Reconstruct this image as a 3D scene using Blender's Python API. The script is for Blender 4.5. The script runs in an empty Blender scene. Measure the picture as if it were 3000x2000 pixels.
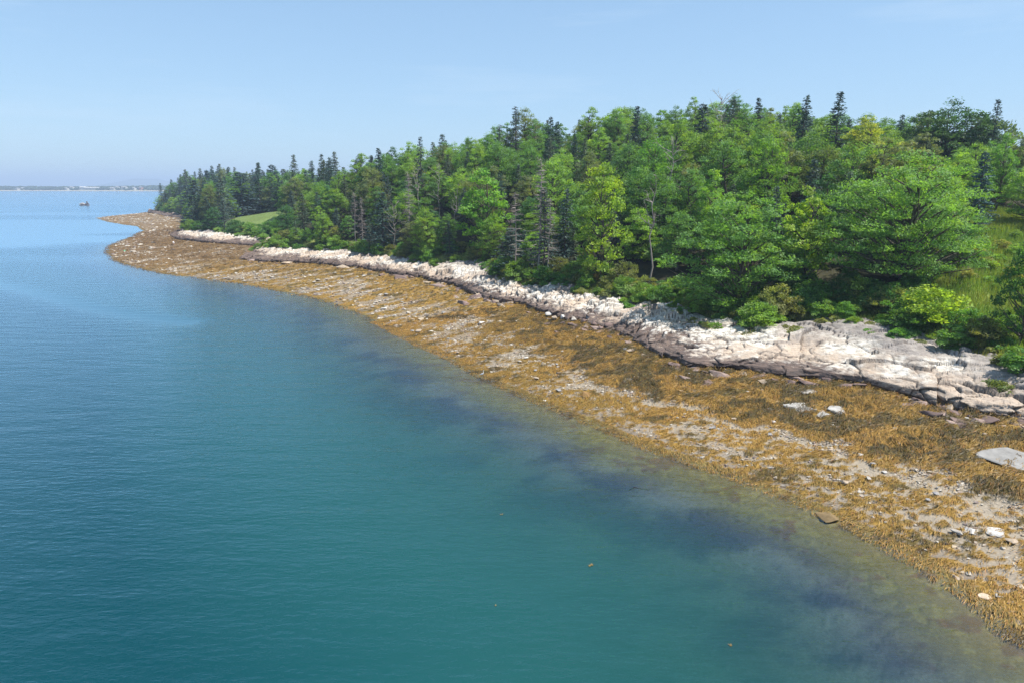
import bpy, math, random
import numpy as np
from mathutils import Vector

# ------------------------------------------------------------------ camera, sky, sun
SC = bpy.context.scene
COL = SC.collection
CAM_H, PITCH = 22.0, math.radians(12.83)
cam_d = bpy.data.cameras.new('camera'); cam_d.lens = 24.0; cam_d.sensor_width = 36.0
cam_d.clip_start = 0.5; cam_d.clip_end = 40000.0
cam = bpy.data.objects.new('camera', cam_d); COL.objects.link(cam)
cam.location = (0, 0, CAM_H); cam.rotation_euler = (math.radians(90) - PITCH, 0, 0)
SC.camera = cam

SUN_EL, SUN_AZ = math.radians(60), math.radians(104)      # azimuth clockwise from +Y (the view direction)
world = bpy.data.worlds.new('World'); SC.world = world; world.use_nodes = True
wn, wl = world.node_tree.nodes, world.node_tree.links
wn.clear()
sky = wn.new('ShaderNodeTexSky'); sky.sky_type = 'NISHITA'; sky.sun_disc = False
sky.sun_elevation = SUN_EL; sky.sun_rotation = SUN_AZ
sky.air_density = 1.0; sky.dust_density = 0.3; sky.ozone_density = 3.0; sky.altitude = 0
bg = wn.new('ShaderNodeBackground'); bg.inputs['Strength'].default_value = 0.130
wo = wn.new('ShaderNodeOutputWorld')
tint = wn.new('ShaderNodeMix'); tint.data_type = 'RGBA'; tint.blend_type = 'MULTIPLY'; tint.inputs[0].default_value = 1.0
tint.inputs[7].default_value = (1.20, 1.54, 1.84, 1)
sgm = wn.new('ShaderNodeGamma'); sgm.inputs[1].default_value = .5
wl.new(sky.outputs[0], sgm.inputs[0]); wl.new(sgm.outputs[0], tint.inputs[6]); wtc = wn.new('ShaderNodeTexCoord'); wmp = wn.new('ShaderNodeMapping'); wmp.inputs['Rotation'].default_value = (.2, .35, .5); wmp.inputs['Scale'].default_value = (1.1, 2.0, 11.0)
wnz = wn.new('ShaderNodeTexNoise'); wnz.inputs['Scale'].default_value = 1.6; wnz.inputs['Detail'].default_value = 6; wnz.inputs['Roughness'].default_value = .6
wrp = wn.new('ShaderNodeMapRange'); wrp.inputs[1].default_value = .52; wrp.inputs[2].default_value = .80; wrp.inputs[3].default_value = 0.0; wrp.inputs[4].default_value = .45
wmx = wn.new('ShaderNodeMix'); wmx.data_type = 'RGBA'; wmx.inputs[7].default_value = (3.4, 4.2, 5.0, 1)
wl.new(wtc.outputs['Generated'], wmp.inputs[0]); wl.new(wmp.outputs[0], wnz.inputs['Vector']); wl.new(wnz.outputs[0], wrp.inputs[0]); wl.new(wrp.outputs[0], wmx.inputs[0]); wl.new(tint.outputs[2], wmx.inputs[6]); wl.new(wmx.outputs[2], bg.inputs[0]); wl.new(bg.outputs[0], wo.inputs[0])

sun_d = bpy.data.lights.new('sun', 'SUN'); sun_d.energy = 5.0; sun_d.angle = math.radians(0.53)
sun_d.color = (1.0, 0.95, 0.87)
sun = bpy.data.objects.new('sun', sun_d); COL.objects.link(sun)
sdir = Vector((math.sin(SUN_AZ) * math.cos(SUN_EL), math.cos(SUN_AZ) * math.cos(SUN_EL), math.sin(SUN_EL)))
sun.rotation_euler = sdir.to_track_quat('Z', 'Y').to_euler()
sun.location = (60, 0, 120)

SC.view_settings.view_transform = 'Standard'; SC.view_settings.look = 'None'
SC.view_settings.exposure = 0.72; SC.view_settings.gamma = 1.0
SC.view_settings.use_curve_mapping = False
SC.render.engine = 'CYCLES'
cy = SC.cycles
cy.max_bounces = 6; cy.diffuse_bounces = 4; cy.glossy_bounces = 2; cy.transmission_bounces = 4
cy.transparent_max_bounces = 8; cy.volume_bounces = 0
cy.caustics_reflective = False; cy.caustics_refractive = False
cy.use_denoising = True; cy.denoising_prefilter = 'NONE'; cy.sample_clamp_indirect = 4.0
cy.use_adaptive_sampling = True; cy.adaptive_threshold = 0.02

# ------------------------------------------------------------------ numeric helpers
rng = np.random.default_rng(7)
random.seed(7)
K = 3000.0 / 2352.0
CP, SP = math.cos(PITCH), math.sin(PITCH)

def ray(px, py):
    """world direction through a photo pixel, photo counted 2352 wide"""
    a = (px * K - 1500.0) / 2000.0; b = (1000.0 - py * K) / 2000.0
    return np.array([a, CP + b * SP, -SP + b * CP])

def at(px, py, z):
    d = ray(px, py); t = (z - CAM_H) / d[2]
    return np.array([d[0] * t, d[1] * t, z])

def xat(px, Y, z):
    depth = Y * CP + (CAM_H - z) * SP
    return (px * K - 1500.0) / 2000.0 * depth

def ztop(py, Y):
    d = ray(0, py); return CAM_H + Y * d[2] / d[1]

def hash_u(ix, iy, iz, seed):
    h = np.sin(ix * 12.9898 + iy * 78.233 + iz * 37.719 + seed * 5.1731) * 43758.5453
    return h - np.floor(h)

def noise3(x, y, z, seed=0):
    ix, iy, iz = np.floor(x), np.floor(y), np.floor(z)
    fx, fy, fz = x - ix, y - iy, z - iz
    fx = fx * fx * (3 - 2 * fx); fy = fy * fy * (3 - 2 * fy); fz = fz * fz * (3 - 2 * fz)
    r = 0
    for dx in (0, 1):
        for dy in (0, 1):
            for dz in (0, 1):
                w = (fx if dx else 1 - fx) * (fy if dy else 1 - fy) * (fz if dz else 1 - fz)
                r = r + w * hash_u(ix + dx, iy + dy, iz + dz, seed)
    return r * 2 - 1

def noise2(x, y, seed=0):
    ix, iy = np.floor(x), np.floor(y)
    fx, fy = x - ix, y - iy
    fx = fx * fx * (3 - 2 * fx); fy = fy * fy * (3 - 2 * fy)
    z = np.zeros_like(ix); r = 0
    for dx in (0, 1):
        for dy in (0, 1):
            r = r + (fx if dx else 1 - fx) * (fy if dy else 1 - fy) * hash_u(ix + dx, iy + dy, z, seed)
    return r * 2 - 1

def fbm2(x, y, octv=4, seed=0):
    a, s, r = 1.0, 0.0, 0
    for o in range(octv):
        r = r + a * noise2(x * 2 ** o + 17.3 * o, y * 2 ** o - 9.1 * o, seed + o); s += a; a *= 0.5
    return r / s

def fbm3(p, octv=4, seed=0):
    a, s, r = 1.0, 0.0, 0
    for o in range(octv):
        f = 2.0 ** o
        r = r + a * noise3(p[:, 0] * f + 7.7 * o, p[:, 1] * f, p[:, 2] * f, seed + o); s += a; a *= 0.5
    return r / s

def facets(p, seed, cheb=True):
    """3-D cells, each a tilted plane: returns the plane height and the distance to the crack between cells"""
    n = len(p); ip = np.floor(p)
    best = np.full(n, 1e9); sec = np.full(n, 1e9); h = np.zeros(n)
    for dx in (-1, 0, 1):
        for dy in (-1, 0, 1):
            for dz in (-1, 0, 1):
                c = ip + np.array([dx, dy, dz])
                r1 = hash_u(c[:, 0], c[:, 1], c[:, 2], seed); r2 = hash_u(c[:, 0], c[:, 1], c[:, 2], seed + 1)
                r3 = hash_u(c[:, 0], c[:, 1], c[:, 2], seed + 2)
                q = p - (c + np.stack([r1, r2, r3], 1))
                d = np.abs(q).max(1) ** 2 if cheb else (q ** 2).sum(1)
                g1 = hash_u(c[:, 0], c[:, 1], c[:, 2], seed + 3) - .5; g2 = hash_u(c[:, 0], c[:, 1], c[:, 2], seed + 4) - .5
                g3 = hash_u(c[:, 0], c[:, 1], c[:, 2], seed + 5) - .5
                v = (q[:, 0] * g1 + q[:, 1] * g2 + q[:, 2] * g3) * .75 + (r1 + r3 - 1.0) * .7
                nb = d < best
                sec = np.where(nb, best, np.minimum(sec, d))
                h = np.where(nb, v, h); best = np.where(nb, d, best)
    return h, np.sqrt(sec) - np.sqrt(best)

def sstep(a, b, x):
    t = np.clip((x - a) / (b - a), 0, 1); return t * t * (3 - 2 * t)

def seg_dist(P, poly, vals=None):
    """distance of points P (n,2) to a polyline and the value carried along it at the nearest point"""
    best = np.full(len(P), 1e18); out = np.zeros(len(P))
    for i in range(len(poly) - 1):
        a, b = poly[i], poly[i + 1]; ab = b - a
        t = np.clip(((P - a) @ ab) / max(ab @ ab, 1e-9), 0, 1)
        d = ((P - a - t[:, None] * ab) ** 2).sum(1)
        m = d < best; best = np.where(m, d, best)
        if vals is not None: out = np.where(m, vals[i] + (vals[i + 1] - vals[i]) * t, out)
    return np.sqrt(best), out

def inside(P, poly):
    r = np.zeros(len(P), bool); n = len(poly); x, y = P[:, 0], P[:, 1]
    for i in range(n):
        x1, y1 = poly[i]; x2, y2 = poly[(i + 1) % n]
        if y1 == y2: continue
        c = ((y1 > y) != (y2 > y)) & (x < (x2 - x1) * (y - y1) / (y2 - y1) + x1)
        r ^= c
    return r

# ------------------------------------------------------------------ lie of the land
WATER = [(2352, 1445), (2280, 1375), (2150, 1292), (2010, 1215), (1870, 1150), (1700, 1085), (1500, 1020), (1400, 976),
         (1300, 936), (1200, 896), (1130, 866), (1050, 822), (980, 791), (900, 752), (830, 716), (750, 689), (650, 667),
         (560, 651), (480, 641), (420, 633), (370, 626), (310, 612), (265, 597), (250, 577), (256, 566), (275, 556), (310, 543),
         (332, 530), (318, 520), (285, 516), (250, 510), (222, 501), (262, 496), (320, 490), (345, 486.5)]
W_near = [np.array(p) for p in ((95., -160.), (62., -60.), (47., -10.), (38., 18.))]
W_far = [np.array(p) for p in ((-300., 760.), (-180., 900.), (200., 1100.), (1500., 1400.), (4000., 1800.))]
WL = np.array(W_near + [at(x, y, 0)[:2] for x, y in WATER] + W_far)
STN = [  # foot of the rocks (x, y, z), upper edge where growth starts (x, y, z)
    (2352, 972, 2.8, 2352, 845, 6.0), (2200, 952, 2.7, 2240, 790, 6.2), (2110, 917, 2.7, 2080, 757, 6.3), (1980, 890, 2.6, 1960, 728, 6.5),
    (1850, 868, 2.5, 1850, 733, 5.9), (1700, 856, 2.4, 1740, 742, 5.3), (1575, 842, 2.3, 1640, 726, 5.0), (1480, 800, 2.4, 1545, 698, 5.0),
    (1400, 766, 2.4, 1440, 689, 4.9), (1300, 736, 2.4, 1370, 682, 4.6), (1200, 706, 2.4, 1285, 655, 5.0), (1115, 688, 2.4, 1155, 646, 4.9),
    (1045, 660, 2.3, 1110, 604, 5.3), (960, 640, 2.3, 1005, 609, 4.7), (900, 632, 2.2, 930, 596, 4.7), (800, 615, 2.2, 820, 580, 4.6),
    (700, 606, 2.1, 720, 574, 4.4), (600, 602, 2.0, 645, 570, 4.2), (548, 597, 1.9, 590, 574, 3.2), (600, 581, 1.9, 640, 570, 2.8),
    (645, 571, 1.9, 662, 558, 3.2), (560, 564, 2.0, 600, 549, 3.8), (480, 560, 2.0, 500, 539, 4.2), (405, 551, 1.9, 432, 532, 4.0),
    (388, 541, 1.7, 432, 524, 2.8), (420, 520, 1.7, 436, 514, 2.6), (420, 503, 1.9, 434, 495, 3.2), (375, 496, 1.9, 395, 489, 3.4),
    (348, 490, 1.8, 356, 483.5, 3.4)]
F3 = np.array([at(a, b, c) for a, b, c, *_ in STN]); V3 = np.array([at(d, e, f) for *_, d, e, f in STN])
F_near = np.array([[125, -160, 2.8], [88, -60, 2.8], [70, -5, 2.8], [60, 30, 2.8]]); V_near = np.array([[140, -160, 6], [98, -60, 6], [78, -5, 6], [66, 32, 6.]])
F_far = np.array([[-250, 760, 1.8], [-150, 880, 2], [220, 1070, 2], [1500, 1370, 2], [4000, 1760, 2.]])
V_far = np.array([[-225, 755, 3.4], [-140, 870, 4], [230, 1055, 4], [1500, 1350, 4], [4000, 1740, 4.]])
FA = np.vstack([F_near, F3, F_far]); VA = np.vstack([V_near, V3, V_far])
CLOSE = np.array([[6000., 1800.], [6000., -160.]])
P_W = np.vstack([WL, CLOSE]); P_F = np.vstack([FA[:, :2], CLOSE]); P_V = np.vstack([VA[:, :2], CLOSE])

def land_raw(P):
    dW, _ = seg_dist(P, WL); dF, zF = seg_dist(P, FA[:, :2], FA[:, 2]); dV, zV = seg_dist(P, VA[:, :2], VA[:, 2])
    sg = lambda d, q: np.where(inside(P, q), d, -d)
    return np.stack([sg(dW, P_W), sg(dF, P_F), sg(dV, P_V), zF, zV], 1)
RX0, RY0, RX1, RY1 = -430, -30, 210, 720
_gx, _gy = np.meshgrid(np.arange(RX0, RX1 + 1.), np.arange(RY0, RY1 + 1.))
RAST = land_raw(np.column_stack([_gx.ravel(), _gy.ravel()])).reshape(_gx.shape + (5,))

def land(P, full=False):
    """base height of the land (no fine relief)"""
    P = np.asarray(P, float); x, y = P[:, 0], P[:, 1]
    ok = (x > RX0) & (x < RX1 - 1) & (y > RY0) & (y < RY1 - 1)
    q = np.empty((len(P), 5))
    if ok.any():
        ix = np.floor(x[ok] - RX0).astype(int); iy = np.floor(y[ok] - RY0).astype(int); fx = (x[ok] - RX0 - ix)[:, None]; fy = (y[ok] - RY0 - iy)[:, None]
        q[ok] = (RAST[iy, ix] * (1 - fx) + RAST[iy, ix + 1] * fx) * (1 - fy) + (RAST[iy + 1, ix] * (1 - fx) + RAST[iy + 1, ix + 1] * fx) * fy
    if not ok.all(): q[~ok] = land_raw(P[~ok])
    inW, inF, inV = q[:, 0] > 0, q[:, 1] > 0, q[:, 2] > 0
    dW, dF, dV = np.abs(q[:, 0]), np.abs(q[:, 1]), np.abs(q[:, 2]); zF, zV = q[:, 3], q[:, 4]
    A = np.interp(y, [70, 105, 150, 215, 250, 300, 400, 500], [11, 16, 29, 38, 26, 11, 11, 15]) * (1 - .36 * sstep(55, 125, x))
    z = np.where(inW, zF * dW / (dW + dF + 1e-6), -np.minimum(7.0, dW * .085 + np.maximum(0, dW - 8) * .06))
    z = np.where(inF, zF + (zV - zF) * dF / (dF + dV + 1e-6), z)
    z = np.where(inV, zV + A * (1 - np.exp(-dV / np.interp(y, [200, 300, 400], [58., 40., 14.]))), z)
    if full: return z, dW, dF, dV, inW, inF, inV
    return z

def land1(x, y): return float(land(np.array([[x, y]]))[0])

# ------------------------------------------------------------------ mesh helpers
def mesh_np(name, verts, faces, mats=(), smooth=False, cols=None, face_mat=None, floats=None):
    me = bpy.data.meshes.new(name)
    verts = np.asarray(verts, np.float32); faces = np.asarray(faces, np.int32); k = faces.shape[1]
    me.vertices.add(len(verts)); me.vertices.foreach_set('co', verts.ravel())
    me.loops.add(faces.size); me.loops.foreach_set('vertex_index', faces.ravel())
    me.polygons.add(len(faces))
    me.polygons.foreach_set('loop_start', np.arange(0, faces.size, k, dtype=np.int32))
    me.polygons.foreach_set('loop_total', np.full(len(faces), k, np.int32))
    if face_mat is not None: me.polygons.foreach_set('material_index', np.asarray(face_mat, np.int32))
    me.polygons.foreach_set('use_smooth', np.full(len(faces), bool(smooth)))
    for m in mats: me.materials.append(m)
    if cols is not None:
        at_ = me.attributes.new('tint', 'FLOAT_COLOR', 'POINT')
        c = np.ones((len(verts), 4), np.float32); c[:, :3] = cols; at_.data.foreach_set('color', c.ravel())
    for nm, arr in (floats or {}).items():
        a = me.attributes.new(nm, 'FLOAT', 'POINT'); a.data.foreach_set('value', np.asarray(arr, np.float32))
    me.update(); me.validate(); return me

def link(name, me, parent=None, loc=None):
    o = bpy.data.objects.new(name, me); COL.objects.link(o)
    if parent is not None: o.parent = parent
    if loc is not None: o.location = loc
    return o

def empty(name, loc=(0, 0, 0), rz=0.0):
    o = bpy.data.objects.new(name, None); COL.objects.link(o); o.location = loc; o.rotation_euler = (0, 0, rz)
    o.empty_display_size = .3; return o

def tag(o, label, cat, group=None):
    o['label'] = label; o['category'] = cat
    if group: o['group'] = group
    return o

class Geo:
    """collects tubes and quads with numpy"""
    def __init__(s): s.v = []; s.f = []; s.n = 0
    def add(s, v, f):
        s.v.append(np.asarray(v, float)); s.f.append(np.asarray(f, int) + s.n); s.n += len(v)
    def tube(s, pts, rad, sides=5):
        pts = np.asarray(pts, float); m = len(pts); rad = np.broadcast_to(rad, (m,))
        d = np.gradient(pts, axis=0); d /= np.linalg.norm(d, axis=1)[:, None] + 1e-9
        ref = np.where(np.abs(d[:, 2:3]) > .9, np.array([[1., 0, 0]]), np.array([[0, 0, 1.]]))
        u = np.cross(d, ref); u /= np.linalg.norm(u, axis=1)[:, None] + 1e-9; w = np.cross(d, u)
        a = np.arange(sides) * 2 * math.pi / sides
        v = pts[:, None] + rad[:, None, None] * (np.cos(a)[None, :, None] * u[:, None] + np.sin(a)[None, :, None] * w[:, None])
        f = []
        for i in range(m - 1):
            for j in range(sides):
                k2 = (j + 1) % sides
                f.append((i * sides + j, i * sides + k2, (i + 1) * sides + k2, (i + 1) * sides + j))
        s.add(v.reshape(-1, 3), f)
    def box(s, lo, hi):
        x0, y0, z0 = lo; x1, y1, z1 = hi
        v = [(x0, y0, z0), (x1, y0, z0), (x1, y1, z0), (x0, y1, z0), (x0, y0, z1), (x1, y0, z1), (x1, y1, z1), (x0, y1, z1)]
        s.add(v, [(0, 3, 2, 1), (4, 5, 6, 7), (0, 1, 5, 4), (1, 2, 6, 5), (2, 3, 7, 6), (3, 0, 4, 7)])
    def mesh(s, name, mats=(), smooth=True, **k):
        return mesh_np(name, np.vstack(s.v), np.vstack(s.f), mats, smooth, **k)

def unit(v): return v / (np.linalg.norm(v, axis=-1, keepdims=True) + 1e-9)

def leaf_quads(c, L, W, up=.7, r=None, axis=None, coh=0.0):
    """rhombic leaf faces at centres c"""
    r = r or rng; n = len(c)
    rn = unit(r.normal(size=(n, 3)))
    if coh: rn = rn * (1 - coh) + coh * 1.6 * np.stack([noise3(*(c.T * 1.3 + k * 11.), 40 + k) for k in range(3)], 1)
    nrm = unit(rn + np.array([0, 0, up]))
    t = unit(np.cross(nrm, unit(r.normal(size=(n, 3))))) if axis is None else unit(axis - (axis * nrm).sum(1)[:, None] * nrm)
    b = np.cross(nrm, t)
    L = np.broadcast_to(L, (n,))[:, None] * .5; W = np.broadcast_to(W, (n,))[:, None] * .5
    v = np.stack([c - t * L, c + b * W + t * L * .1, c + t * L, c - b * W + t * L * .1], 1).reshape(-1, 3)
    return v, np.arange(4 * n).reshape(n, 4)

# ------------------------------------------------------------------ materials
def new_mat(name):
    m = bpy.data.materials.new(name); m.use_nodes = True; nt = m.node_tree; nt.nodes.clear()
    out = nt.nodes.new('ShaderNodeOutputMaterial'); return m, nt, out

class N:
    def __init__(s, nt): s.nt = nt
    def node(s, t, **kw):
        n = s.nt.nodes.new(t)
        for k, v in kw.items():
            if k in n.inputs: s.set(n.inputs[k], v)
            else: setattr(n, k, v)
        return n
    def set(s, i, v):
        if hasattr(v, 'is_output'): s.nt.links.new(v, i)
        else: i.default_value = v
    def noise(s, vec, scale, detail=4, rough=.55):
        n = s.node('ShaderNodeTexNoise'); n.inputs['Scale'].default_value = scale; n.inputs['Detail'].default_value = detail
        n.inputs['Roughness'].default_value = rough
        if vec is not None: s.nt.links.new(vec, n.inputs['Vector'])
        return n.outputs['Fac']
    def ramp(s, fac, stops):
        n = s.node('ShaderNodeValToRGB'); s.set(n.inputs[0], fac); cr = n.color_ramp
        while len(cr.elements) < len(stops): cr.elements.new(.5)
        for e, (p, c) in zip(cr.elements, stops):
            e.position = p; e.color = (*c, 1) if isinstance(c, tuple) else (c, c, c, 1)
        return n.outputs[0]
    def mixc(s, fac, a, b, mode='MIX'):
        n = s.node('ShaderNodeMix', data_type='RGBA', blend_type=mode)
        for i, v in ((0, fac), (6, a), (7, b)):
            if isinstance(v, tuple): v = (*v, 1)
            s.set(n.inputs[i], v)
        return n.outputs[2]
    def math(s, op, a, b=0.0, c=0.0):
        n = s.node('ShaderNodeMath', operation=op); s.set(n.inputs[0], a); s.set(n.inputs[1], b); s.set(n.inputs[2], c); return n.outputs[0]
    def map(s, v, a, b, c=0., d=1.):
        n = s.node('ShaderNodeMapRange'); s.set(n.inputs[0], v)
        for i, x in enumerate((a, b, c, d)): n.inputs[i + 1].default_value = x
        return n.outputs[0]
    def scale(s, vec, sc, rot=(0, 0, 0)):
        n = s.node('ShaderNodeMapping'); s.set(n.inputs['Vector'], vec); n.inputs['Scale'].default_value = sc; n.inputs['Rotation'].default_value = rot
        return n.outputs[0]
    def pos(s): return s.node('ShaderNodeNewGeometry').outputs['Position']
    def attr(s, name):
        n = s.node('ShaderNodeAttribute', attribute_name=name); return n
    def bump(s, h, strength, dist, normal=None):
        n = s.node('ShaderNodeBump'); s.set(n.inputs['Height'], h); n.inputs['Strength'].default_value = strength; n.inputs['Distance'].default_value = dist
        return n.outputs[0]
    def link(s, a, b): s.nt.links.new(a, b)

def principled(n, base, rough=.7, spec=.3, normal=None):
    b = n.node('ShaderNodeBsdfPrincipled'); n.set(b.inputs['Base Color'], (*base, 1) if isinstance(base, tuple) else base)
    n.set(b.inputs['Roughness'], rough); b.inputs['Specular IOR Level'].default_value = spec
    if normal is not None: n.link(normal, b.inputs['Normal'])
    return b

def mat_leaf(name, trans=.5, gloss=.3, tcol=(1.5, 1.45, .55)):
    m, nt, out = new_mat(name); n = N(nt)
    oc = n.node('ShaderNodeObjectInfo').outputs['Color']
    geo = n.node('ShaderNodeNewGeometry')
    var = n.map(geo.outputs['Random Per Island'], 0, 1, .8, 1.75)
    pn = n.map(n.noise(geo.outputs['Position'], .55, 2), .3, .7, .78, 1.22)
    vv = n.math('MULTIPLY', var, pn)
    cb = n.node('ShaderNodeCombineColor'); n.set(cb.inputs[0], vv); n.set(cb.inputs[1], vv); n.set(cb.inputs[2], vv)
    c = n.mixc(1.0, n.mixc(1.0, oc, (1.18, 1.16, 1.6), 'MULTIPLY'), cb.outputs[0], 'MULTIPLY')
    c = n.mixc(n.map(n.noise(geo.outputs['Position'], .33, 3), .48, .68, 0, .55), c, n.mixc(1.0, c, (1.45, 1.12, .9), 'MULTIPLY'))
    p = principled(n, c, .55, gloss)
    tr = n.node('ShaderNodeBsdfTranslucent'); n.link(n.mixc(1.0, c, tcol, 'MULTIPLY'), tr.inputs[0])
    mx = n.node('ShaderNodeMixShader'); mx.inputs[0].default_value = trans
    n.link(p.outputs[0], mx.inputs[1]); n.link(tr.outputs[0], mx.inputs[2]); n.link(mx.outputs[0], out.inputs[0]); return m

def mat_noise(name, stops, scale=3., rough=.8, spec=.2, bump=.3, bdist=.03, stretch=(1, 1, 1)):
    m, nt, out = new_mat(name); n = N(nt)
    co = n.scale(n.node('ShaderNodeTexCoord').outputs['Object'], stretch)
    f = n.noise(co, scale, 6, .62)
    nb = n.bump(n.noise(co, scale * 3, 4), bump, bdist) if bump else None
    b = principled(n, n.ramp(f, stops), rough, spec, nb); n.link(b.outputs[0], out.inputs[0]); return m

def mat_vcol(name, rough=.6, spec=.3, fine=6., amt=.35, bumpd=.02):
    m, nt, out = new_mat(name); n = N(nt)
    c = n.attr('tint').outputs['Color']; p = n.pos()
    f = n.map(n.noise(p, fine, 5, .65), .25, .75, 1 - amt, 1 + amt)
    cb = n.node('ShaderNodeCombineColor'); [n.set(cb.inputs[i], f) for i in range(3)]
    cc = n.mixc(1.0, c, cb.outputs[0], 'MULTIPLY')
    nb = n.bump(n.noise(p, fine * 1.7, 4), .5, bumpd)
    b = principled(n, cc, rough, spec, nb); n.link(b.outputs[0], out.inputs[0]); return m

M = {}
M['leaf'] = mat_leaf('leaf'); M['needle'] = mat_leaf('needle', .12, .2, (1.1, 1.1, .6))
M['bark'] = mat_noise('bark', [(.3, (.06, .048, .038)), (.7, (.16, .135, .115))], 4, .9, .1, .5, .03, (1, 1, .2))
M['deadwood'] = mat_noise('deadwood', [(.3, (.19, .165, .15)), (.7, (.36, .32, .29))], 4, .85, .15, .4, .02, (1, 1, .2))
M['ground'] = mat_vcol('ground', .95, .1, 1.2, .4, .05)
M['beach'] = mat_vcol('beach', .75, .25, 7., .32, .03)
M['weed'] = mat_vcol('weed', .5, .35, 5., .25, .005)
def mat_grass():
    m, nt, out = new_mat('grass'); n = N(nt); c = n.attr('tint').outputs['Color']
    p = principled(n, c, .6, .2); tr = n.node('ShaderNodeBsdfTranslucent'); n.link(n.mixc(1.0, c, (1.5, 1.4, .6), 'MULTIPLY'), tr.inputs[0])
    mx = n.node('ShaderNodeMixShader'); mx.inputs[0].default_value = .45; n.link(p.outputs[0], mx.inputs[1]); n.link(tr.outputs[0], mx.inputs[2]); n.link(mx.outputs[0], out.inputs[0]); return m
M['grass'] = mat_grass()
M['cobble'] = mat_vcol('cobble', .8, .2, 9., .25, .02)

def mat_rock(name='ledge_rock', dark_z=4.15, bright=1.0):
    m, nt, out = new_mat(name); n = N(nt); p = n.pos()
    z = n.node('ShaderNodeSeparateXYZ'); n.link(p, z.inputs[0]); z = z.outputs[2]
    big = n.noise(p, .35, 5, .6); mid = n.noise(n.scale(p, (1, 1, 2.2), (.5, .3, .2)), 1.3, 6, .65)
    strat = n.noise(n.scale(p, (.5, .5, 5.5), (.45, .25, 0)), 1.6, 5, .6)
    huge = n.noise(n.scale(p, (1, 1, 1.5)), .13, 4, .6)
    white = n.ramp(mid, [(.25, (.20, .18, .16)), (.42, (.40, .365, .31)), (.56, (.68, .645, .58)), (.8, (.40, .335, .255))])
    tan = n.ramp(strat, [(.3, (.29, .225, .18)), (.5, (.47, .385, .30)), (.7, (.38, .27, .19))])
    grey = n.ramp(mid, [(.3, (.17, .15, .135)), (.7, (.36, .325, .295))])
    c = n.mixc(n.map(n.math('ADD', huge, n.math('MULTIPLY', big, .5)), .68, .82), white, tan)
    up = n.math('ADD', z, n.math('ADD', n.math('MULTIPLY', big, 2.0), n.math('MULTIPLY', huge, 3.0)))
    c = n.mixc(n.map(up, 7.2, 8.3), c, grey)
    c = n.mixc(n.math('MULTIPLY', n.map(strat, .60, .68), .7), c, (.20, .165, .15))
    dark = n.ramp(strat, [(.3, (.045, .036, .033)), (.5, (.125, .092, .078)), (.72, (.22, .155, .115))])
    low = n.math('ADD', n.math('MULTIPLY', huge, 2.6), n.math('ADD', z, n.math('ADD', n.math('MULTIPLY', mid, 1.8), n.math('MULTIPLY', strat, .7))))
    c = n.mixc(n.map(low, dark_z + 2.45, dark_z + 1.95), c, dark)
    cr = n.attr('crack').outputs['Fac']
    c = n.mixc(n.math('MULTIPLY', cr, .8), c, (.06, .05, .045))
    lines = n.map(n.noise(n.scale(p, (.35, .35, 7.0), (.35, -.2, 0)), 2.2, 3, .6), .50, .56)
    c = n.mixc(n.math('MULTIPLY', n.math('SUBTRACT', 1.0, n.math('ABSOLUTE', n.math('SUBTRACT', n.math('MULTIPLY', lines, 2.0), 1.0))), .45), c, (.16, .13, .12))
    h = n.math('ADD', n.math('MULTIPLY', strat, .7), n.math('ADD', mid, n.math('MULTIPLY', n.noise(p, 7, 5, .6), .35)))
    b = principled(n, c, .85, .2, n.bump(h, .6, .12)); n.link(b.outputs[0], out.inputs[0]); return m
M['rock'] = mat_rock()
M['stone'] = None
def mat_stone(name):
    m, nt, out = new_mat(name); n = N(nt)
    oc = n.node('ShaderNodeObjectInfo').outputs['Color']; co = n.node('ShaderNodeTexCoord').outputs['Object']
    f = n.map(n.noise(co, 2.2, 6, .65), .25, .75, .6, 1.35)
    cb = n.node('ShaderNodeCombineColor'); [n.set(cb.inputs[i], f) for i in range(3)]
    c = n.mixc(1.0, oc, cb.outputs[0], 'MULTIPLY')
    b = principled(n, c, .85, .2, n.bump(n.noise(co, 6, 5), .5, .05)); n.link(b.outputs[0], out.inputs[0]); return m
M['stone'] = mat_stone('stone')

def mat_plain(name, col, rough=.6, spec=.3, var=.15):
    lo = tuple(c * (1 - var) for c in col); hi = tuple(min(1, c * (1 + var)) for c in col)
    return mat_noise(name, [(.3, lo), (.7, hi)], 4, rough, spec, 0)

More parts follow.
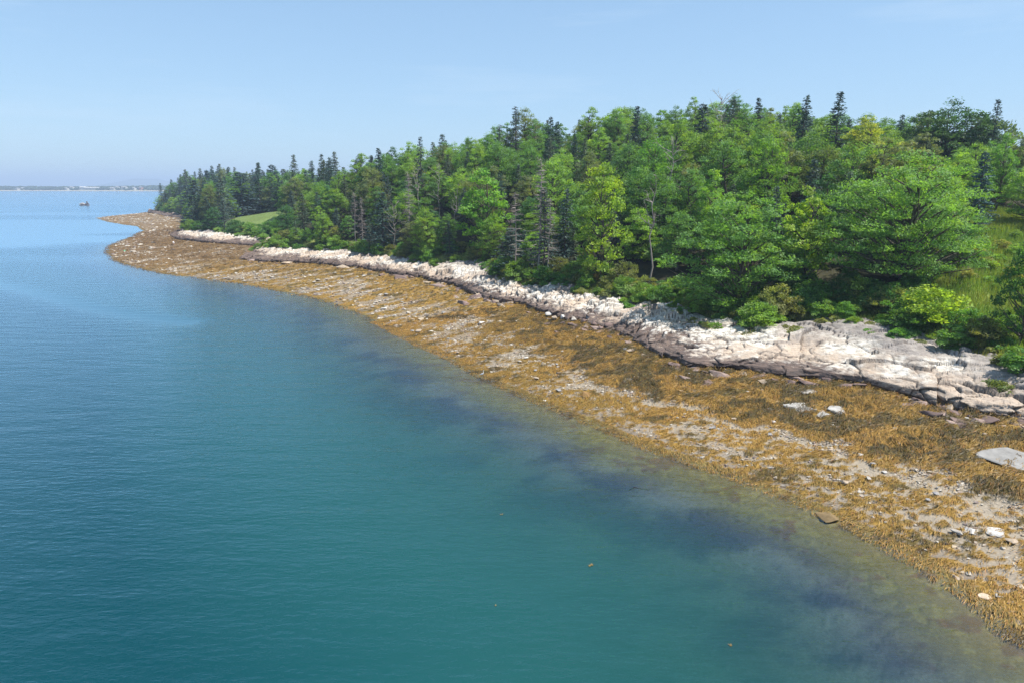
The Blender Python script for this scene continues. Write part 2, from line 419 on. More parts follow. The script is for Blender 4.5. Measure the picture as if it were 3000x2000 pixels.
def mat_water():
    m, nt, out = new_mat('sea_water'); n = N(nt); p = n.pos()
    d = n.attr('depth').outputs['Fac']; slick = n.attr('slick').outputs['Fac']
    w1 = n.noise(n.scale(p, (.9, 2.3, 1), (0, 0, .22)), 1.15, 3, .55)
    w2 = n.noise(n.scale(p, (.6, 1.9, 1), (0, 0, .10)), .28, 3, .5)
    w3 = n.noise(n.scale(p, (1, 1.6, 1), (0, 0, -.3)), 4.2, 2, .5)
    h = n.math('ADD', n.math('MULTIPLY', w1, .17), n.math('ADD', n.math('MULTIPLY', w2, .34), n.math('MULTIPLY', w3, .03)))
    h = n.math('MULTIPLY', h, slick)
    bm = n.node('ShaderNodeBump'); n.link(h, bm.inputs['Height']); bm.inputs['Strength'].default_value = .42; bm.inputs['Distance'].default_value = 1.0
    nb = bm.outputs[0]
    body = n.mixc(n.map(d, 1.4, 5.4), (.018, .105, .090), (.0006, .037, .044))
    df = n.node('ShaderNodeBsdfDiffuse'); n.link(body, df.inputs[0])
    ex = lambda k: n.math('EXPONENT', n.math('MULTIPLY', d, -k))
    tc = n.node('ShaderNodeCombineColor'); n.set(tc.inputs[0], ex(.62)); n.set(tc.inputs[1], ex(.36)); n.set(tc.inputs[2], ex(.42))
    tr = n.node('ShaderNodeBsdfTransparent'); n.link(tc.outputs[0], tr.inputs[0])
    mx = n.node('ShaderNodeMixShader'); n.link(n.math('SUBTRACT', 1.0, n.math('EXPONENT', n.math('MULTIPLY', n.math('MULTIPLY', d, d), -.15))), mx.inputs[0]); n.link(tr.outputs[0], mx.inputs[1]); n.link(df.outputs[0], mx.inputs[2])
    gl = n.node('ShaderNodeBsdfGlossy'); gl.inputs['Roughness'].default_value = .13; n.link(nb, gl.inputs['Normal']); gl.inputs[0].default_value = (.66, .86, 1, 1)  # blue tint puts a bluer reflected sky into the gloss colour
    fr = n.node('ShaderNodeFresnel'); fr.inputs['IOR'].default_value = 1.333; n.link(nb, fr.inputs['Normal'])
    m2 = n.node('ShaderNodeMixShader'); n.link(n.math('MINIMUM', n.math('MULTIPLY', fr.outputs[0], 1.55), 1.0), m2.inputs[0]); n.link(mx.outputs[0], m2.inputs[1]); n.link(gl.outputs[0], m2.inputs[2])
    n.link(m2.outputs[0], out.inputs[0]); return m
M['water'] = mat_water()

# ------------------------------------------------------------------ ground sheet (coarse) and sea
def polar(angles, radii):
    A, R = np.meshgrid(angles, radii); return np.stack([(R * np.sin(A)).ravel(), (R * np.cos(A)).ravel()], 1)

def grid_faces(rows, cols):
    i = np.arange(rows * cols).reshape(rows, cols)
    return np.stack([i[:-1, :-1], i[:-1, 1:], i[1:, 1:], i[1:, :-1]], -1).reshape(-1, 4)

ang = np.radians(np.concatenate([np.arange(-180, -58, 6), np.arange(-58, 62, .4), np.arange(62, 181, 6.)]))
rad_g = np.concatenate([np.arange(4, 40, 3.), np.arange(40, 330, 1.6), 330 * 1.022 ** np.arange(0, 160)]); rad_g = rad_g[rad_g < 4300]
P = polar(ang, rad_g)
z, dW, dF, dV, inW, inF, inV = land(P, True)
ALAWN = np.array([at(x, y, zz)[:2] for x, y, zz in ((495, 533, 4.4), (560, 540, 4.3), (640, 543, 4.5), (662, 530, 5.2), (655, 508, 7.5), (560, 514, 6.5))])
z = np.where(inV, z + np.where(inside(P, ALAWN), .06, .5) * fbm2(P[:, 0] * .12, P[:, 1] * .12, 3, 5) * sstep(0, 6, dV) - .06, z - .55)
z = np.where(~inW, np.maximum(z, -9.0), z)
# meadow and lawn colours on the land itself
soil = np.array([.040, .038, .022]); meadow = np.array([.19, .25, .06]); lawn = np.array([.125, .170, .050]); drygr = np.array([.22, .20, .075])
nz = fbm2(P[:, 0] * .2, P[:, 1] * .2, 4, 9)[:, None]
is_lawn = inside(P, ALAWN)
pxx = (P[:, 0] / np.maximum(P[:, 1] * CP + (CAM_H - z) * SP, 1) * 2000 + 1500) / K
is_mead = (pxx > 2215) & (dV < 62) & inV & (P[:, 1] > 0)
col = np.where(is_lawn[:, None], lawn, np.where((is_mead | (inV & (dV < 4)))[:, None], meadow * (.5 + .5 * (nz > 0)) + drygr * (.5 * (nz <= 0)), soil)) * (1 + .25 * nz)
g = link('ground', mesh_np('ground', np.column_stack([P, z]), grid_faces(len(rad_g), len(ang)), [M['ground']], True, col)); g['kind'] = 'structure'

rad_w = np.concatenate([[.5, 4], np.arange(8, 30, 1.5), np.arange(30, 130, .7), 130 * 1.012 ** np.arange(0, 420)]); rad_w = rad_w[rad_w < 14500]
P = polar(ang, rad_w)
zb, dW, dF, dV, inW, *_ = land(P, True)
depth = np.where(inW, 0.0, np.maximum(.0, -zb))
depth = np.where(P[:, 1] > 1000, np.maximum(depth, 6), depth)
sl = fbm2(P[:, 0] * .0035 + 3, P[:, 1] * .012, 3, 21)
calm = sstep(.06, .22, sl) * sstep(170, 330, np.hypot(P[:, 0], P[:, 1]))
def streak(pts, wid):
    dd, _ = seg_dist(P, np.array([at(x, y, 0)[:2] for x, y in pts])); return np.exp(-(dd / wid) ** 2)
calm = np.maximum(calm, .85 * streak([(-60, 640), (60, 668), (200, 705), (330, 728), (430, 742)], 3.6))
calm = np.maximum(calm, .9 * streak([(-60, 508), (60, 515), (150, 527)], 9))
shore = np.exp(-dW / 6.0)
slick = (1 - .95 * calm) * (1 + .15 * shore)
w = link('sea', mesh_np('sea', np.column_stack([P, np.zeros(len(P))]), grid_faces(len(rad_w), len(ang)), [M['water']], True, floats={'depth': depth, 'slick': slick})); w['kind'] = 'structure'

# ------------------------------------------------------------------ beach: fine sheet with weed, sand, cobble
def beach_fields(P):
    z, dW, dF, dV, inW, inF, inV = land(P, True)
    x, y = P[:, 0], P[:, 1]
    t = np.where(inW, dW / (dW + dF + 1e-6), 0)
    near = 1 - sstep(78, 112, y); far = sstep(150, 200, y); mid = 1 - near - far
    small = fbm2(x * 1.05 + .25 * y, y * 1.5, 3, 31); med = fbm2(x * .28, y * .34, 4, 41); strk = fbm2((x * .8 + y * .6) * .16, (y * .8 - x * .6) * .65, 4, 51)
    tt = t + .20 * med
    cn = np.where(tt < .34, .66, np.where(tt < .44, .45, .98)) - .55 * sstep(.86, .97, tt + .1 * med) * sstep(40, 46, x - .12 * y + 8)
    cm = .60 + .25 * sstep(.55, .75, tt) + .22 * (1 - sstep(.0, .12, tt)); cf = .76
    cov = near * cn + mid * cm + far * cf
    nn = .5 + .5 * np.clip(1.7 * (near * (.35 * small + .5 * fbm2(x * 2.3, y * 2.9, 2, 35) + .40 * med) + (1 - near) * (.45 * small + .9 * strk)), -1, 1)
    weed = sstep(0, .16, cov - nn)
    weed = np.where(inW, weed, sstep(0, .3, .86 - nn - .03 * dW))
    dark = sstep(.05, .4, fbm2(x * .55, y * .7, 3, 61) + .25 * near * sstep(.4, .6, tt) - .05)
    stone = sstep(-.05, .25, fbm2(x * .5 + 40, y * .6, 3, 71))
    return z, dW, dF, dV, inW, inF, inV, t, weed, dark, stone, near, small, med

angf = np.radians(np.arange(-41, 47, .1))
radf = np.concatenate([np.arange(24, 62, .16), np.arange(62, 100, .3), np.arange(100, 200, .55), np.arange(200, 420, 1.3), np.arange(420, 820, 3.)])
P = polar(angf, radf)
zq, dWq, dFq, dVq, inWq, inFq, inVq = land(P, True)
keep = ((inWq & (~inFq | (dFq < 4))) | (~inWq & (dWq < 26)))
idx = np.where(keep)[0]; Pk = P[idx]
z, dW, dF, dV, inW, inF, inV, t, weed, dark, stone, near, small, med = beach_fields(Pk)
x, y = Pk[:, 0], Pk[:, 1]
lump = np.abs(fbm2(x * .75 + 3, y * .75, 3, 81))
relief = .05 * small + .10 * med + weed * (.05 + .62 * (.5 - np.minimum(lump, .5)) * (.25 + .75 * sstep(.35, .55, t))) + .10 * stone * (1 - weed) * np.abs(fbm2(x * 2.1, y * 2.1, 2, 91))
zz = z + relief * np.where(inW, sstep(-.5, 2.0, dW) * .4 + .6, .7) - np.where(inF, sstep(0, 2.5, dF) * .7, 0)
sand = np.array([.275, .232, .175]); wet = np.array([.165, .135, .105]); cob = np.array([.22, .172, .115]); cobd = np.array([.20, .15, .12])
gold = np.array([.215, .13, .025]); olive = np.array([.105, .075, .016]); brown = np.array([.10, .052, .018]); bedsand = np.array([.145, .120, .040])
f1 = fbm2(x * 3.1, y * 3.1, 2, 95)[:, None]
basec = np.where((near > .5)[:, None], sand, cob) * (1 - .0 * stone[:, None]) + (stone * (near < .5))[:, None] * (np.array([.29, .235, .165]) - cob)
basec = basec + sstep(.87, .97, t)[:, None] * (np.where(f1 > 0, cob, cobd) - basec)
basec = basec + (np.exp(-dW / 2.2) * inW)[:, None] * (wet - basec)
wc = gold + dark[:, None] * (olive - gold); wc = wc * (.75 + .5 * sstep(-.5, .5, f1))
farw = sstep(150, 210, y)[:, None]; wc = wc + farw * .75 * (np.array([.135, .080, .032]) - wc)
c = basec + weed[:, None] * (wc - basec)
uw = bedsand + sstep(.2, .75, dark)[:, None] * (brown - bedsand); uw = uw + np.exp(-dW / 2.0)[:, None] * (np.array([.20, .135, .035]) - uw) * .6; uw = uw + (sstep(.0, 1.0, weed) * .5)[:, None] * (np.array([.085, .06, .02]) - uw)
uw = uw + sstep(3.0, 8.5, dW)[:, None] * (np.array([.125, .115, .13]) + sstep(-.30, .28, fbm2(x * .24, y * .34, 5, 99))[:, None] * np.array([-.085, -.082, -.06]) - uw)
c = np.where(inW[:, None], c, uw)
remap = -np.ones(len(P), int); remap[idx] = np.arange(len(idx))
fq = remap[grid_faces(len(radf), len(angf))]; fq = fq[(fq >= 0).all(1)]
b = link('beach', mesh_np('beach', np.column_stack([Pk, zz]), fq, [M['beach']], True, np.clip(c, .004, 1))); b['kind'] = 'structure'
print('beach tris', len(fq) * 2)

# rockweed fronds: ribbons lying on the beach, combed by the ebb
_bm = (RAST[..., 0] > -4) & (RAST[..., 1] < 1.5) & (np.abs(_gx) < .82 * (_gy + 8)) & (_gy > 22)
BCX, BCY = _gx[_bm], _gy[_bm]
def scatter(n, ymin, ymax):
    k = np.where((BCY >= ymin) & (BCY < ymax))[0]; k = k[rng.integers(0, len(k), n)]
    return np.column_stack([BCX[k] + rng.uniform(-.5, .5, n), BCY[k] + rng.uniform(-.5, .5, n)])

def fronds(name, n, ymin, ymax, L, Wd, seed):
    p = scatter(n, ymin, ymax)
    z, dW, dF, dV, inW, inF, inV, t, weed, dark, stone, near, small, med = beach_fields(p)
    k = (rng.random(n) < np.maximum(weed, .10)) & ((inW & (~inF | (dF < 1.2))) | (~inW & (dW < 1.6)))
    p, z, dW, t, dark, small, med, inW, inF, dF, near = (a[k] for a in (p, z, dW, t, dark, small, med, inW, inF, dF, near))
    x, y = p[:, 0], p[:, 1]; m = len(p)
    lump = np.abs(fbm2(x * .75 + 3, y * .75, 3, 81))
    zz = z + (.05 * small + .10 * med + .05 + .62 * (.5 - np.minimum(lump, .5)) * (.25 + .75 * sstep(.35, .55, t))) * np.where(inW, sstep(-.5, 2, dW) * .4 + .6, .7)
    a = -2.3 + 1.5 * fbm2(x * .35, y * .35, 3, seed) + rng.normal(0, .36, m)
    ln = L * rng.uniform(.6, 1.4, m) * (.55 + .45 * sstep(.3, .5, t)); wd = Wd * rng.uniform(.6, 1.3, m)
    d = np.stack([np.cos(a), np.sin(a)], 1); bb = np.stack([-d[:, 1], d[:, 0]], 1)
    curl = rng.normal(0, .25, m)[:, None]
    pts = [np.column_stack([p, zz + .02]), np.column_stack([p + d * ln[:, None] * .5 + bb * curl * ln[:, None] * .3, zz + rng.uniform(.05, .17, m)]),
           np.column_stack([p + d * ln[:, None] + bb * curl * ln[:, None], zz + rng.uniform(-.10, .05, m) ])]
    w3 = np.column_stack([bb, rng.normal(0, .35, m)])
    V = np.stack([pts[0] - w3 * wd[:, None] * .3, pts[0] + w3 * wd[:, None] * .3, pts[1] + w3 * wd[:, None] * .5, pts[1] - w3 * wd[:, None] * .5,
                  pts[2] + w3 * wd[:, None] * .15, pts[2] - w3 * wd[:, None] * .15], 1).reshape(-1, 3)
    i = np.arange(m) * 6
    Fq = np.concatenate([np.stack([i, i + 1, i + 2, i + 3], 1), np.stack([i + 3, i + 2, i + 4, i + 5], 1)])
    gold2 = np.array([.270, .162, .032]); ol2 = np.array([.062, .048, .017]); red = np.array([.26, .12, .025])
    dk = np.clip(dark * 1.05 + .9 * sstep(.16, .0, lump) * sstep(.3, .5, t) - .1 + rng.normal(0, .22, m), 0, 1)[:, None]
    zone = fbm2(x * .13 + 5, y * .13, 3, 444)[:, None]; gold2 = gold2 * (1 + .35 * zone) + np.array([.03, -.005, 0]) * zone; c = gold2 + dk * (ol2 - gold2); rr = (rng.random(m) < .16)[:, None]; c = np.where(rr, red * (1 - .5 * dk), c)
    farw = sstep(150, 210, y)[:, None]; c = c + farw * .7 * (np.array([.15, .085, .034]) - c)
    c = c * rng.uniform(.7, 1.3, (m, 1))
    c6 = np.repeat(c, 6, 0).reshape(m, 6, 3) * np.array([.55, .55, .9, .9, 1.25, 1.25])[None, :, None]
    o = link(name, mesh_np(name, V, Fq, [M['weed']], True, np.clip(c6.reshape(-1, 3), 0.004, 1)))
    o['kind'] = 'stuff'; o['label'] = 'golden brown rockweed draped over the low tide beach'; o['category'] = 'seaweed'
    print(name, m); return o
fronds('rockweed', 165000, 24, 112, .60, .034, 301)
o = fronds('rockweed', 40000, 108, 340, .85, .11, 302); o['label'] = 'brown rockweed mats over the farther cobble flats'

# ------------------------------------------------------------------ stones
def chip(n, seed, flat=.6, sub=14):
    """angular stone: convex hull of a few points"""
    import bmesh
    r = np.random.default_rng(seed); v = unit(r.normal(size=(sub, 3))) * r.uniform(.75, 1.1, (sub, 1)); v[:, 2] *= flat
    bm = bmesh.new()
    for p in v: bm.verts.new(p)
    bmesh.ops.convex_hull(bm, input=bm.verts[:])
    for q in [q for q in bm.verts if not q.link_faces]: bm.verts.remove(q)
    bmesh.ops.triangulate(bm, faces=bm.faces[:])
    bm.verts.ensure_lookup_table(); bm.verts.index_update()
    V = np.array([q.co[:] for q in bm.verts]); Fq = np.array([[q.index for q in f.verts] for f in bm.faces]); bm.free(); return V, Fq
CH = [chip(0, 900 + i, .62, 11) for i in range(8)]

def stone_field(name, n, ymin, ymax, smin, smax, label):
    p = scatter(n, ymin, ymax)
    z, dW, dF, dV, inW, inF, inV, t, weed, dark, stone, near, small, med = beach_fields(p)
    pr = (1 - .85 * weed) * (.12 + .88 * stone) * (1 - .6 * near) + .6 * near * stone * sstep(.3, .42, t) * (1 - .9 * weed) + .9 * sstep(.86, .96, t) * near * (1 - weed)
    k = (rng.random(n) < pr) & inW & (~inF | (dF < .8)) & (dW > .3)
    p, z, t, near = p[k], z[k], t[k], near[k]; m = len(p)
    V, Fc, C = [], [], []; off = 0
    for vi in range(8):
        s = np.arange(m) % 8 == vi; q = p[s]; kk = len(q)
        if not kk: continue
        cv, cf = CH[vi]
        a = rng.uniform(0, 6.28, kk); sc = rng.uniform(smin, smax, kk) ** 1.0 * (.55 + .9 * rng.random(kk) ** 3)
        ca, sa = np.cos(a), np.sin(a)
        vx = (cv[None, :, 0] * ca[:, None] - cv[None, :, 1] * sa[:, None]) * sc[:, None] * 1.25; vy = (cv[None, :, 0] * sa[:, None] + cv[None, :, 1] * ca[:, None]) * sc[:, None]
        vz = cv[None, :, 2] * sc[:, None] + z[s][:, None] + sc[:, None] * .15 + .08
        V.append(np.stack([vx + q[:, :1], vy + q[:, 1:], vz], -1).reshape(-1, 3))
        Fc.append((cf[None] + (np.arange(kk) * len(cv))[:, None, None] + off).reshape(-1, 3)); off += kk * len(cv)
        pal = np.array([[.43, .39, .33], [.34, .29, .235], [.26, .20, .155], [.21, .17, .155], [.39, .315, .225]])
        ci = pal[rng.choice(5, kk, p=[.34, .27, .16, .08, .15])] * rng.uniform(.8, 1.15, (kk, 1))
        ci = np.where(((t[s] > .86) & (near[s] > .5))[:, None], ci * np.array([.85, .72, .62]), ci)
        C.append(np.repeat(ci, len(cv), 0))
    o = link(name, mesh_np(name, np.vstack(V), np.vstack(Fc), [M['cobble']], False, np.vstack(C)))
    o['kind'] = 'stuff'; o['label'] = label; o['category'] = 'cobbles'; print(name, m); return o
stone_field('cobbles', 60000, 26, 105, .06, .17, 'pale cobbles strewn over the sand between the rockweed')
stone_field('cobbles', 26000, 95, 230, .13, .34, 'tan cobbles covering the middle of the beach')
stone_field('cobbles', 9000, 220, 560, .3, .75, 'cobbles on the flats toward the wooded point')


# ------------------------------------------------------------------ rock ledges along the top of the beach
def stn(A, u):
    i = np.clip(np.floor(u).astype(int), 0, len(A) - 2); t = (u - i)[:, None]; return A[i] * (1 - t) + A[i + 1] * t

PROF_V = np.array([0, .05, .10, .16, .22, .40, .62, .86, 1.0]); 
PROF_H = np.array([.00, .012, -.012, .000, .05, .27, .58, .95, 1.06])
PROF_Z = np.array([-.30, .02, .13, .27, .38, .58, .80, 1.03, .86])
LML = []; LSH = ['the broken right ledge', 'the long white slab', 'the white rounded slab', 'the pale cracked ledge', 'the cream cliff', 'the streaked knob', 'the slanted striped ledge', 'the long pale ledge', 'the pinkish ledge', 'the point ledge']
def ledge(label, i0, i1, nu, nv, seed, amp=.5, cell=1.8, dip=(.25, .35, 1.0), strat=.22, lift=1.0, ends=(1, 1), extra=0.0):
    u = np.linspace(i0, i1, nu); v = np.linspace(0, 1, nv)
    F, V = stn(F3, u), stn(V3, u)
    wid = np.linalg.norm((V - F)[:, :2], axis=1)
    for A_ in (F, V):      # ease the kinks of the polyline
        for _ in range(max(2, nu // 40)): A_[1:-1] = (A_[:-2] + A_[1:-1] * 2 + A_[2:]) / 4
    h = np.interp(v, PROF_V, PROF_H); zr = np.interp(v, PROF_V, PROF_Z)
    H = h[None, :] * np.ones((nu, 1))
    arc = np.concatenate([[0], np.cumsum(np.linalg.norm(np.diff(F[:, :2], axis=0), axis=1))])
    AU, VV = np.meshgrid(arc, v * wid.mean(), indexing='ij')
    und = 1 + .26 * fbm2(AU.ravel() * .11, VV.ravel() * .16, 3, seed).reshape(AU.shape)
    H = H + (.16 * fbm2(AU.ravel() * .13, VV.ravel() * .05, 3, seed + 5).reshape(AU.shape) + .05 * fbm2(AU.ravel() * .6, VV.ravel() * .1, 2, seed + 6).reshape(AU.shape)) * (1 - sstep(.5, .95, v))[None] * np.minimum(1, 6.0 / wid)[:, None]
    s = (u - i0) / (i1 - i0); tap = np.ones(nu)
    if ends[0]: tap *= .86 + .14 * sstep(0, .12, s)
    if ends[1]: tap *= .86 + .14 * sstep(0, .12, 1 - s)
    D = (V - F)[:, None, :2]
    XY = F[:, None, :2] + D * H[..., None]
    Z = F[:, None, 2] + (V - F)[:, None, 2] * zr[None] * (np.where(zr > 0, 1, 1)[None] * (1 + (und - 1) * sstep(.1, .5, v)[None])) * (.25 + .75 * tap[:, None]) * lift + extra * sstep(.1, .4, v)[None] * tap[:, None] * (1 - sstep(.8, 1, v))[None]
    p = np.concatenate([XY, Z[..., None]], -1).reshape(-1, 3)
    outw = -unit(np.concatenate([D, np.zeros((nu, 1, 1))], -1))          # towards the water
    face = (1 - sstep(.16, .34, v))[None, :, None]
    nrm = unit(outw * (.25 + .9 * face) + np.array([0, 0, 1.]) * (1 - .75 * face)).reshape(-1, 3)
    n = unit(np.array([dip]))[0]
    q = p / cell; q = q + .14 * np.stack([noise3(*(p.T * .35), seed + 7), noise3(*(p.T * .35 + 9), seed + 8), noise3(*(p.T * .35 + 5), seed + 9)], 1)
    ax = q @ n; q = q + np.outer(ax, n) * 1.1                            # cells flattened along the beds
    f1, c1 = facets(q, seed); f2, c2 = facets(q * 3.1 + 5, seed + 20)
    lay = p @ n / .85 + 1.3 * fbm3(p * .28, 3, seed + 40); saw = (lay - np.floor(lay)); saw = np.where(saw < .82, saw / .82, (1 - saw) / .18)
    e = np.repeat((tap * .85 + .15)[:, None], nv, 1).ravel() * np.tile(1 - .8 * sstep(.93, 1, v), nu)
    disp = amp * f1 + amp * .16 * f2 + strat * (saw - .5) * np.clip(.55 + 1.6 * fbm3(p * .3, 2, seed + 45), 0, 1.3) + .05 * fbm3(p * 3, 3, seed + 50) + .6 * amp * fbm3(p * .22, 2, seed + 60)
    disp = disp - .22 * np.exp(-(c1 / .055) ** 2) * amp - .03 * np.exp(-(c2 / .07) ** 2) * amp
    p2 = p + nrm * (disp * e)[:, None]
    p2 = p2.reshape(nu, nv, 3); p2[0] = p2[1]; p2[-1] = p2[-2]; p2[0, :, 2] -= 2.5; p2[-1, :, 2] -= 2.5; p2 = p2.reshape(-1, 3)
    crack = np.clip(np.exp(-(c1 / .03) ** 2) + .3 * np.exp(-(c2 / .04) ** 2), 0, 1)
    o0 = p2.mean(0); o0[2] = F[:, 2].mean()
    ob = link('rock_ledge', mesh_np('rock_ledge', p2 - o0, grid_faces(nu, nv), [M['rock']], True, floats={'crack': crack}), loc=tuple(o0))
    LML.append((o0[0], o0[1], LSH[len(LML)]))
    return tag(ob, label, 'rock ledge', 'rock ledges along the shore')

ledge('broken ledge with a white block and dark undercut at the right edge', -.25, 1.75, 210, 100, 11, .72, 2.8, (.12, .3, 1), .22, 1.0, (0, 1))
ledge('long bare white slab sloping down to the rockweed below the yellow green bush', 1.55, 4.3, 360, 110, 23, .50, 4.2, (.12, .3, 1), .16, 1.0)
ledge('white rounded slab with a purple brown lower skirt left of the long bare slab', 4.1, 6.7, 330, 105, 37, .56, 3.4, (.2, .3, 1), .18)
ledge('pale cracked ledge behind the pile of tumbled white boulders', 6.5, 9.1, 260, 75, 41, .8, 2.0, (-.45, .2, .8), .3)
ledge('cream coloured cliff of leaning beds below the yellow and orange shrubs', 8.9, 11.2, 240, 70, 53, .75, 1.9, (-.7, .1, .6), .4, 1.05)
ledge('streaked grey and white knob with brown stain below the fallen boughs', 11.0, 13.2, 220, 64, 67, .75, 1.9, (-.65, .2, .6), .4, 1.1)
ledge('slanted striped ledge under the leaning spruces', 13.0, 15.3, 260, 56, 71, .75, 2.2, (-.75, .2, .55), .5, 1.1)
ledge('long pale slanted ledge running toward the green grass wedge', 15.1, 18.3, 320, 56, 83, .75, 2.4, (-.75, .2, .55), .5, 1.2)
ledge('pinkish striped ledge in front of the lawn by the cove', 20.2, 24.1, 300, 46, 97, .55, 2.6, (-.8, .1, .5), .7, 1.35)
ledge('low pale ledge at the tip of the wooded point', 26.0, 28.4, 160, 36, 103, .6, 3.2, (.8, .2, .5), .7, 1.2)

# ------------------------------------------------------------------ boulders and stones that can be picked out
def rock_mesh(seed, flat, sub=18, fine=1):
    import bmesh
    V, Fq = chip(0, seed, flat, sub)
    bm = bmesh.new(); vs = [bm.verts.new(p) for p in V]
    for f in Fq: bm.faces.new([vs[i] for i in f])
    bmesh.ops.bevel(bm, geom=bm.edges[:], offset=.06, segments=1, affect='EDGES')
    bmesh.ops.triangulate(bm, faces=bm.faces[:])
    if fine:
        bmesh.ops.subdivide_edges(bm, edges=bm.edges[:], cuts=1)
    bmesh.ops.triangulate(bm, faces=bm.faces[:])
    bm.verts.index_update()
    P_ = np.array([q.co[:] for q in bm.verts]); P_ += .035 * np.stack([fbm3(P_ * 3 + k * 9, 3, seed + k) for k in range(3)], 1)
    Fq = np.array([[q.index for q in f.verts] for f in bm.faces]); bm.free()
    return mesh_np('boulder', P_, Fq, [M['stone']], False)
BLK = [rock_mesh(2000 + i, .62, 13) for i in range(6)] + [rock_mesh(2100 + i, .3, 12) for i in range(4)]
def sz(px_w, p): return px_w * K * math.sqrt(p[0] ** 2 + p[1] ** 2 + (CAM_H - p[2]) ** 2) / 2000.0
def beach_z(x, y): return land1(x, y)
def put_stone(name, me, px, py, wpx, hz, color, label, cat, group=None, sink=.36, ry=0.0, asp=1.0, zoff=0.0):
    zz_ = 1.5
    for _ in range(6):
        q = at(px, py, zz_); zz_ = beach_z(q[0], q[1]) + zoff
    q = at(px, py, zz_); s = sz(wpx, q) / 2
    o = link(name, me); o.scale = (s, s * asp, hz if hz else s); o.location = (q[0], q[1], zz_ + o.scale[2] * .6 * (1 - 2 * sink))
    o.rotation_euler = (random.uniform(-.15, .15), ry, random.uniform(0, 6.28)); o.color = (*color, 1)
    return tag(o, label, cat, group)
PALE, TANC, BRN, GRY, WHT = (.38, .345, .30), (.34, .27, .20), (.17, .12, .105), (.26, .25, .245), (.46, .435, .40)
HERO_STONES = [
    (6, 1828, 938, 62, 1.0, (.34, .325, .295), 'flat pale grey slab in the rockweed, largest of three'),
    (7, 1895, 956, 36, 1.0, (.33, .315, .29), 'smallest flat pale slab beside two larger ones'),
    (8, 1922, 943, 50, 1.0, (.34, .325, .30), 'round flat pale slab right of the two other flat slabs'),
    (0, 2052, 1011, 30, .22, (.46, .36, .28), 'oval tan boulder alone in the golden rockweed'),
    (1, 2325, 1062, 130, .8, (.25, .24, .225), 'large smooth grey boulder at the right edge above the rockweed'),
    (2, 1897, 1190, 60, .55, (.17, .12, .06), 'brown boulder half draped with rockweed at the waterline'),
    (3, 2200, 1330, 26, .3, TANC, 'small tan stone in orange weed at the waterline near the right edge'),
    (4, 2262, 1372, 30, .3, (.56, .44, .32), 'squarish tan stone standing in the shallows at lower right'),
    (5, 2228, 1222, 34, .35, WHT, 'white stone under the rockweed bank at lower right, left of its twin'),
    (0, 2290, 1224, 42, .4, WHT, 'white stone under the rockweed bank at lower right, right of its twin'),
    (2, 1347, 908, 34, .5, (.22, .13, .05), 'round boulder wrapped in brown weed on the open sand'),
    (3, 1199, 892, 12, .2, WHT, 'small white stone at the water edge right of the heron'),
    (4, 1860, 902, 60, .5, PALE, 'pale block at the foot of the long white slab'),
    (9, 2075, 940, 40, .6, GRY, 'thin grey plate of rock below the undercut ledge'),
    (1, 2165, 925, 46, .7, (.30, .26, .25), 'grey block leaning at the corner of the broken ledge'),
    (2, 2135, 915, 40, .7, (.27, .23, .23), 'dark grey block wedged beside the leaning one'),
    (0, 1250, 960 - 40, 12, .2, WHT, 'white pebble alone on the sand right of the heron'),
]
for mi, px, py, wp, hz, c_, lb in HERO_STONES: put_stone('boulder', BLK[mi], px, py, wp * (1.35 if mi in (6, 7, 8) else 1.0), hz, c_, lb, 'boulder', None, .36 if mi in (6, 7, 8) else (.27 if mi == 1 else .34), 0.0, 1.0, 0.0)
for pk_, (px, py, wp, c_) in enumerate(((1262, 726, 22, WHT), (1274, 735, 20, TANC), (1286, 722, 16, WHT), (1296, 733, 26, WHT), (1306, 722, 18, PALE), (1318, 738, 22, PALE), (1330, 727, 24, TANC),
                       (1340, 742, 20, BRN), (1352, 736, 26, GRY), (1365, 748, 22, BRN), (1310, 748, 18, BRN), (1385, 742, 24, TANC), (1400, 752, 26, BRN), (1245, 716, 18, BRN), (1378, 757, 20, BRN), (1292, 745, 15, BRN))):
    put_stone('boulder', random.choice(BLK[:6]), px, py, wp, None, c_, '%s %s block in the tumbled pile, %s from its left end, %s row' % ('large' if wp > 22 else 'small', {WHT: 'white', TANC: 'tan', PALE: 'pale', BRN: 'brown', GRY: 'grey'}[c_], ['first', 'second', 'third', 'fourth', 'fifth', 'sixth', 'seventh', 'eighth', 'ninth', 'tenth', 'eleventh', 'twelfth', 'thirteenth', 'fourteenth', 'fifteenth', 'sixteenth'][sum(q_ < px for q_ in (1262, 1274, 1286, 1296, 1306, 1318, 1330, 1340, 1352, 1365, 1310, 1385, 1400, 1245, 1378, 1292))], 'front' if py > 737 else 'back'), 'boulder', 'tumbled boulder pile', .15, zoff=.25)
STQ = []
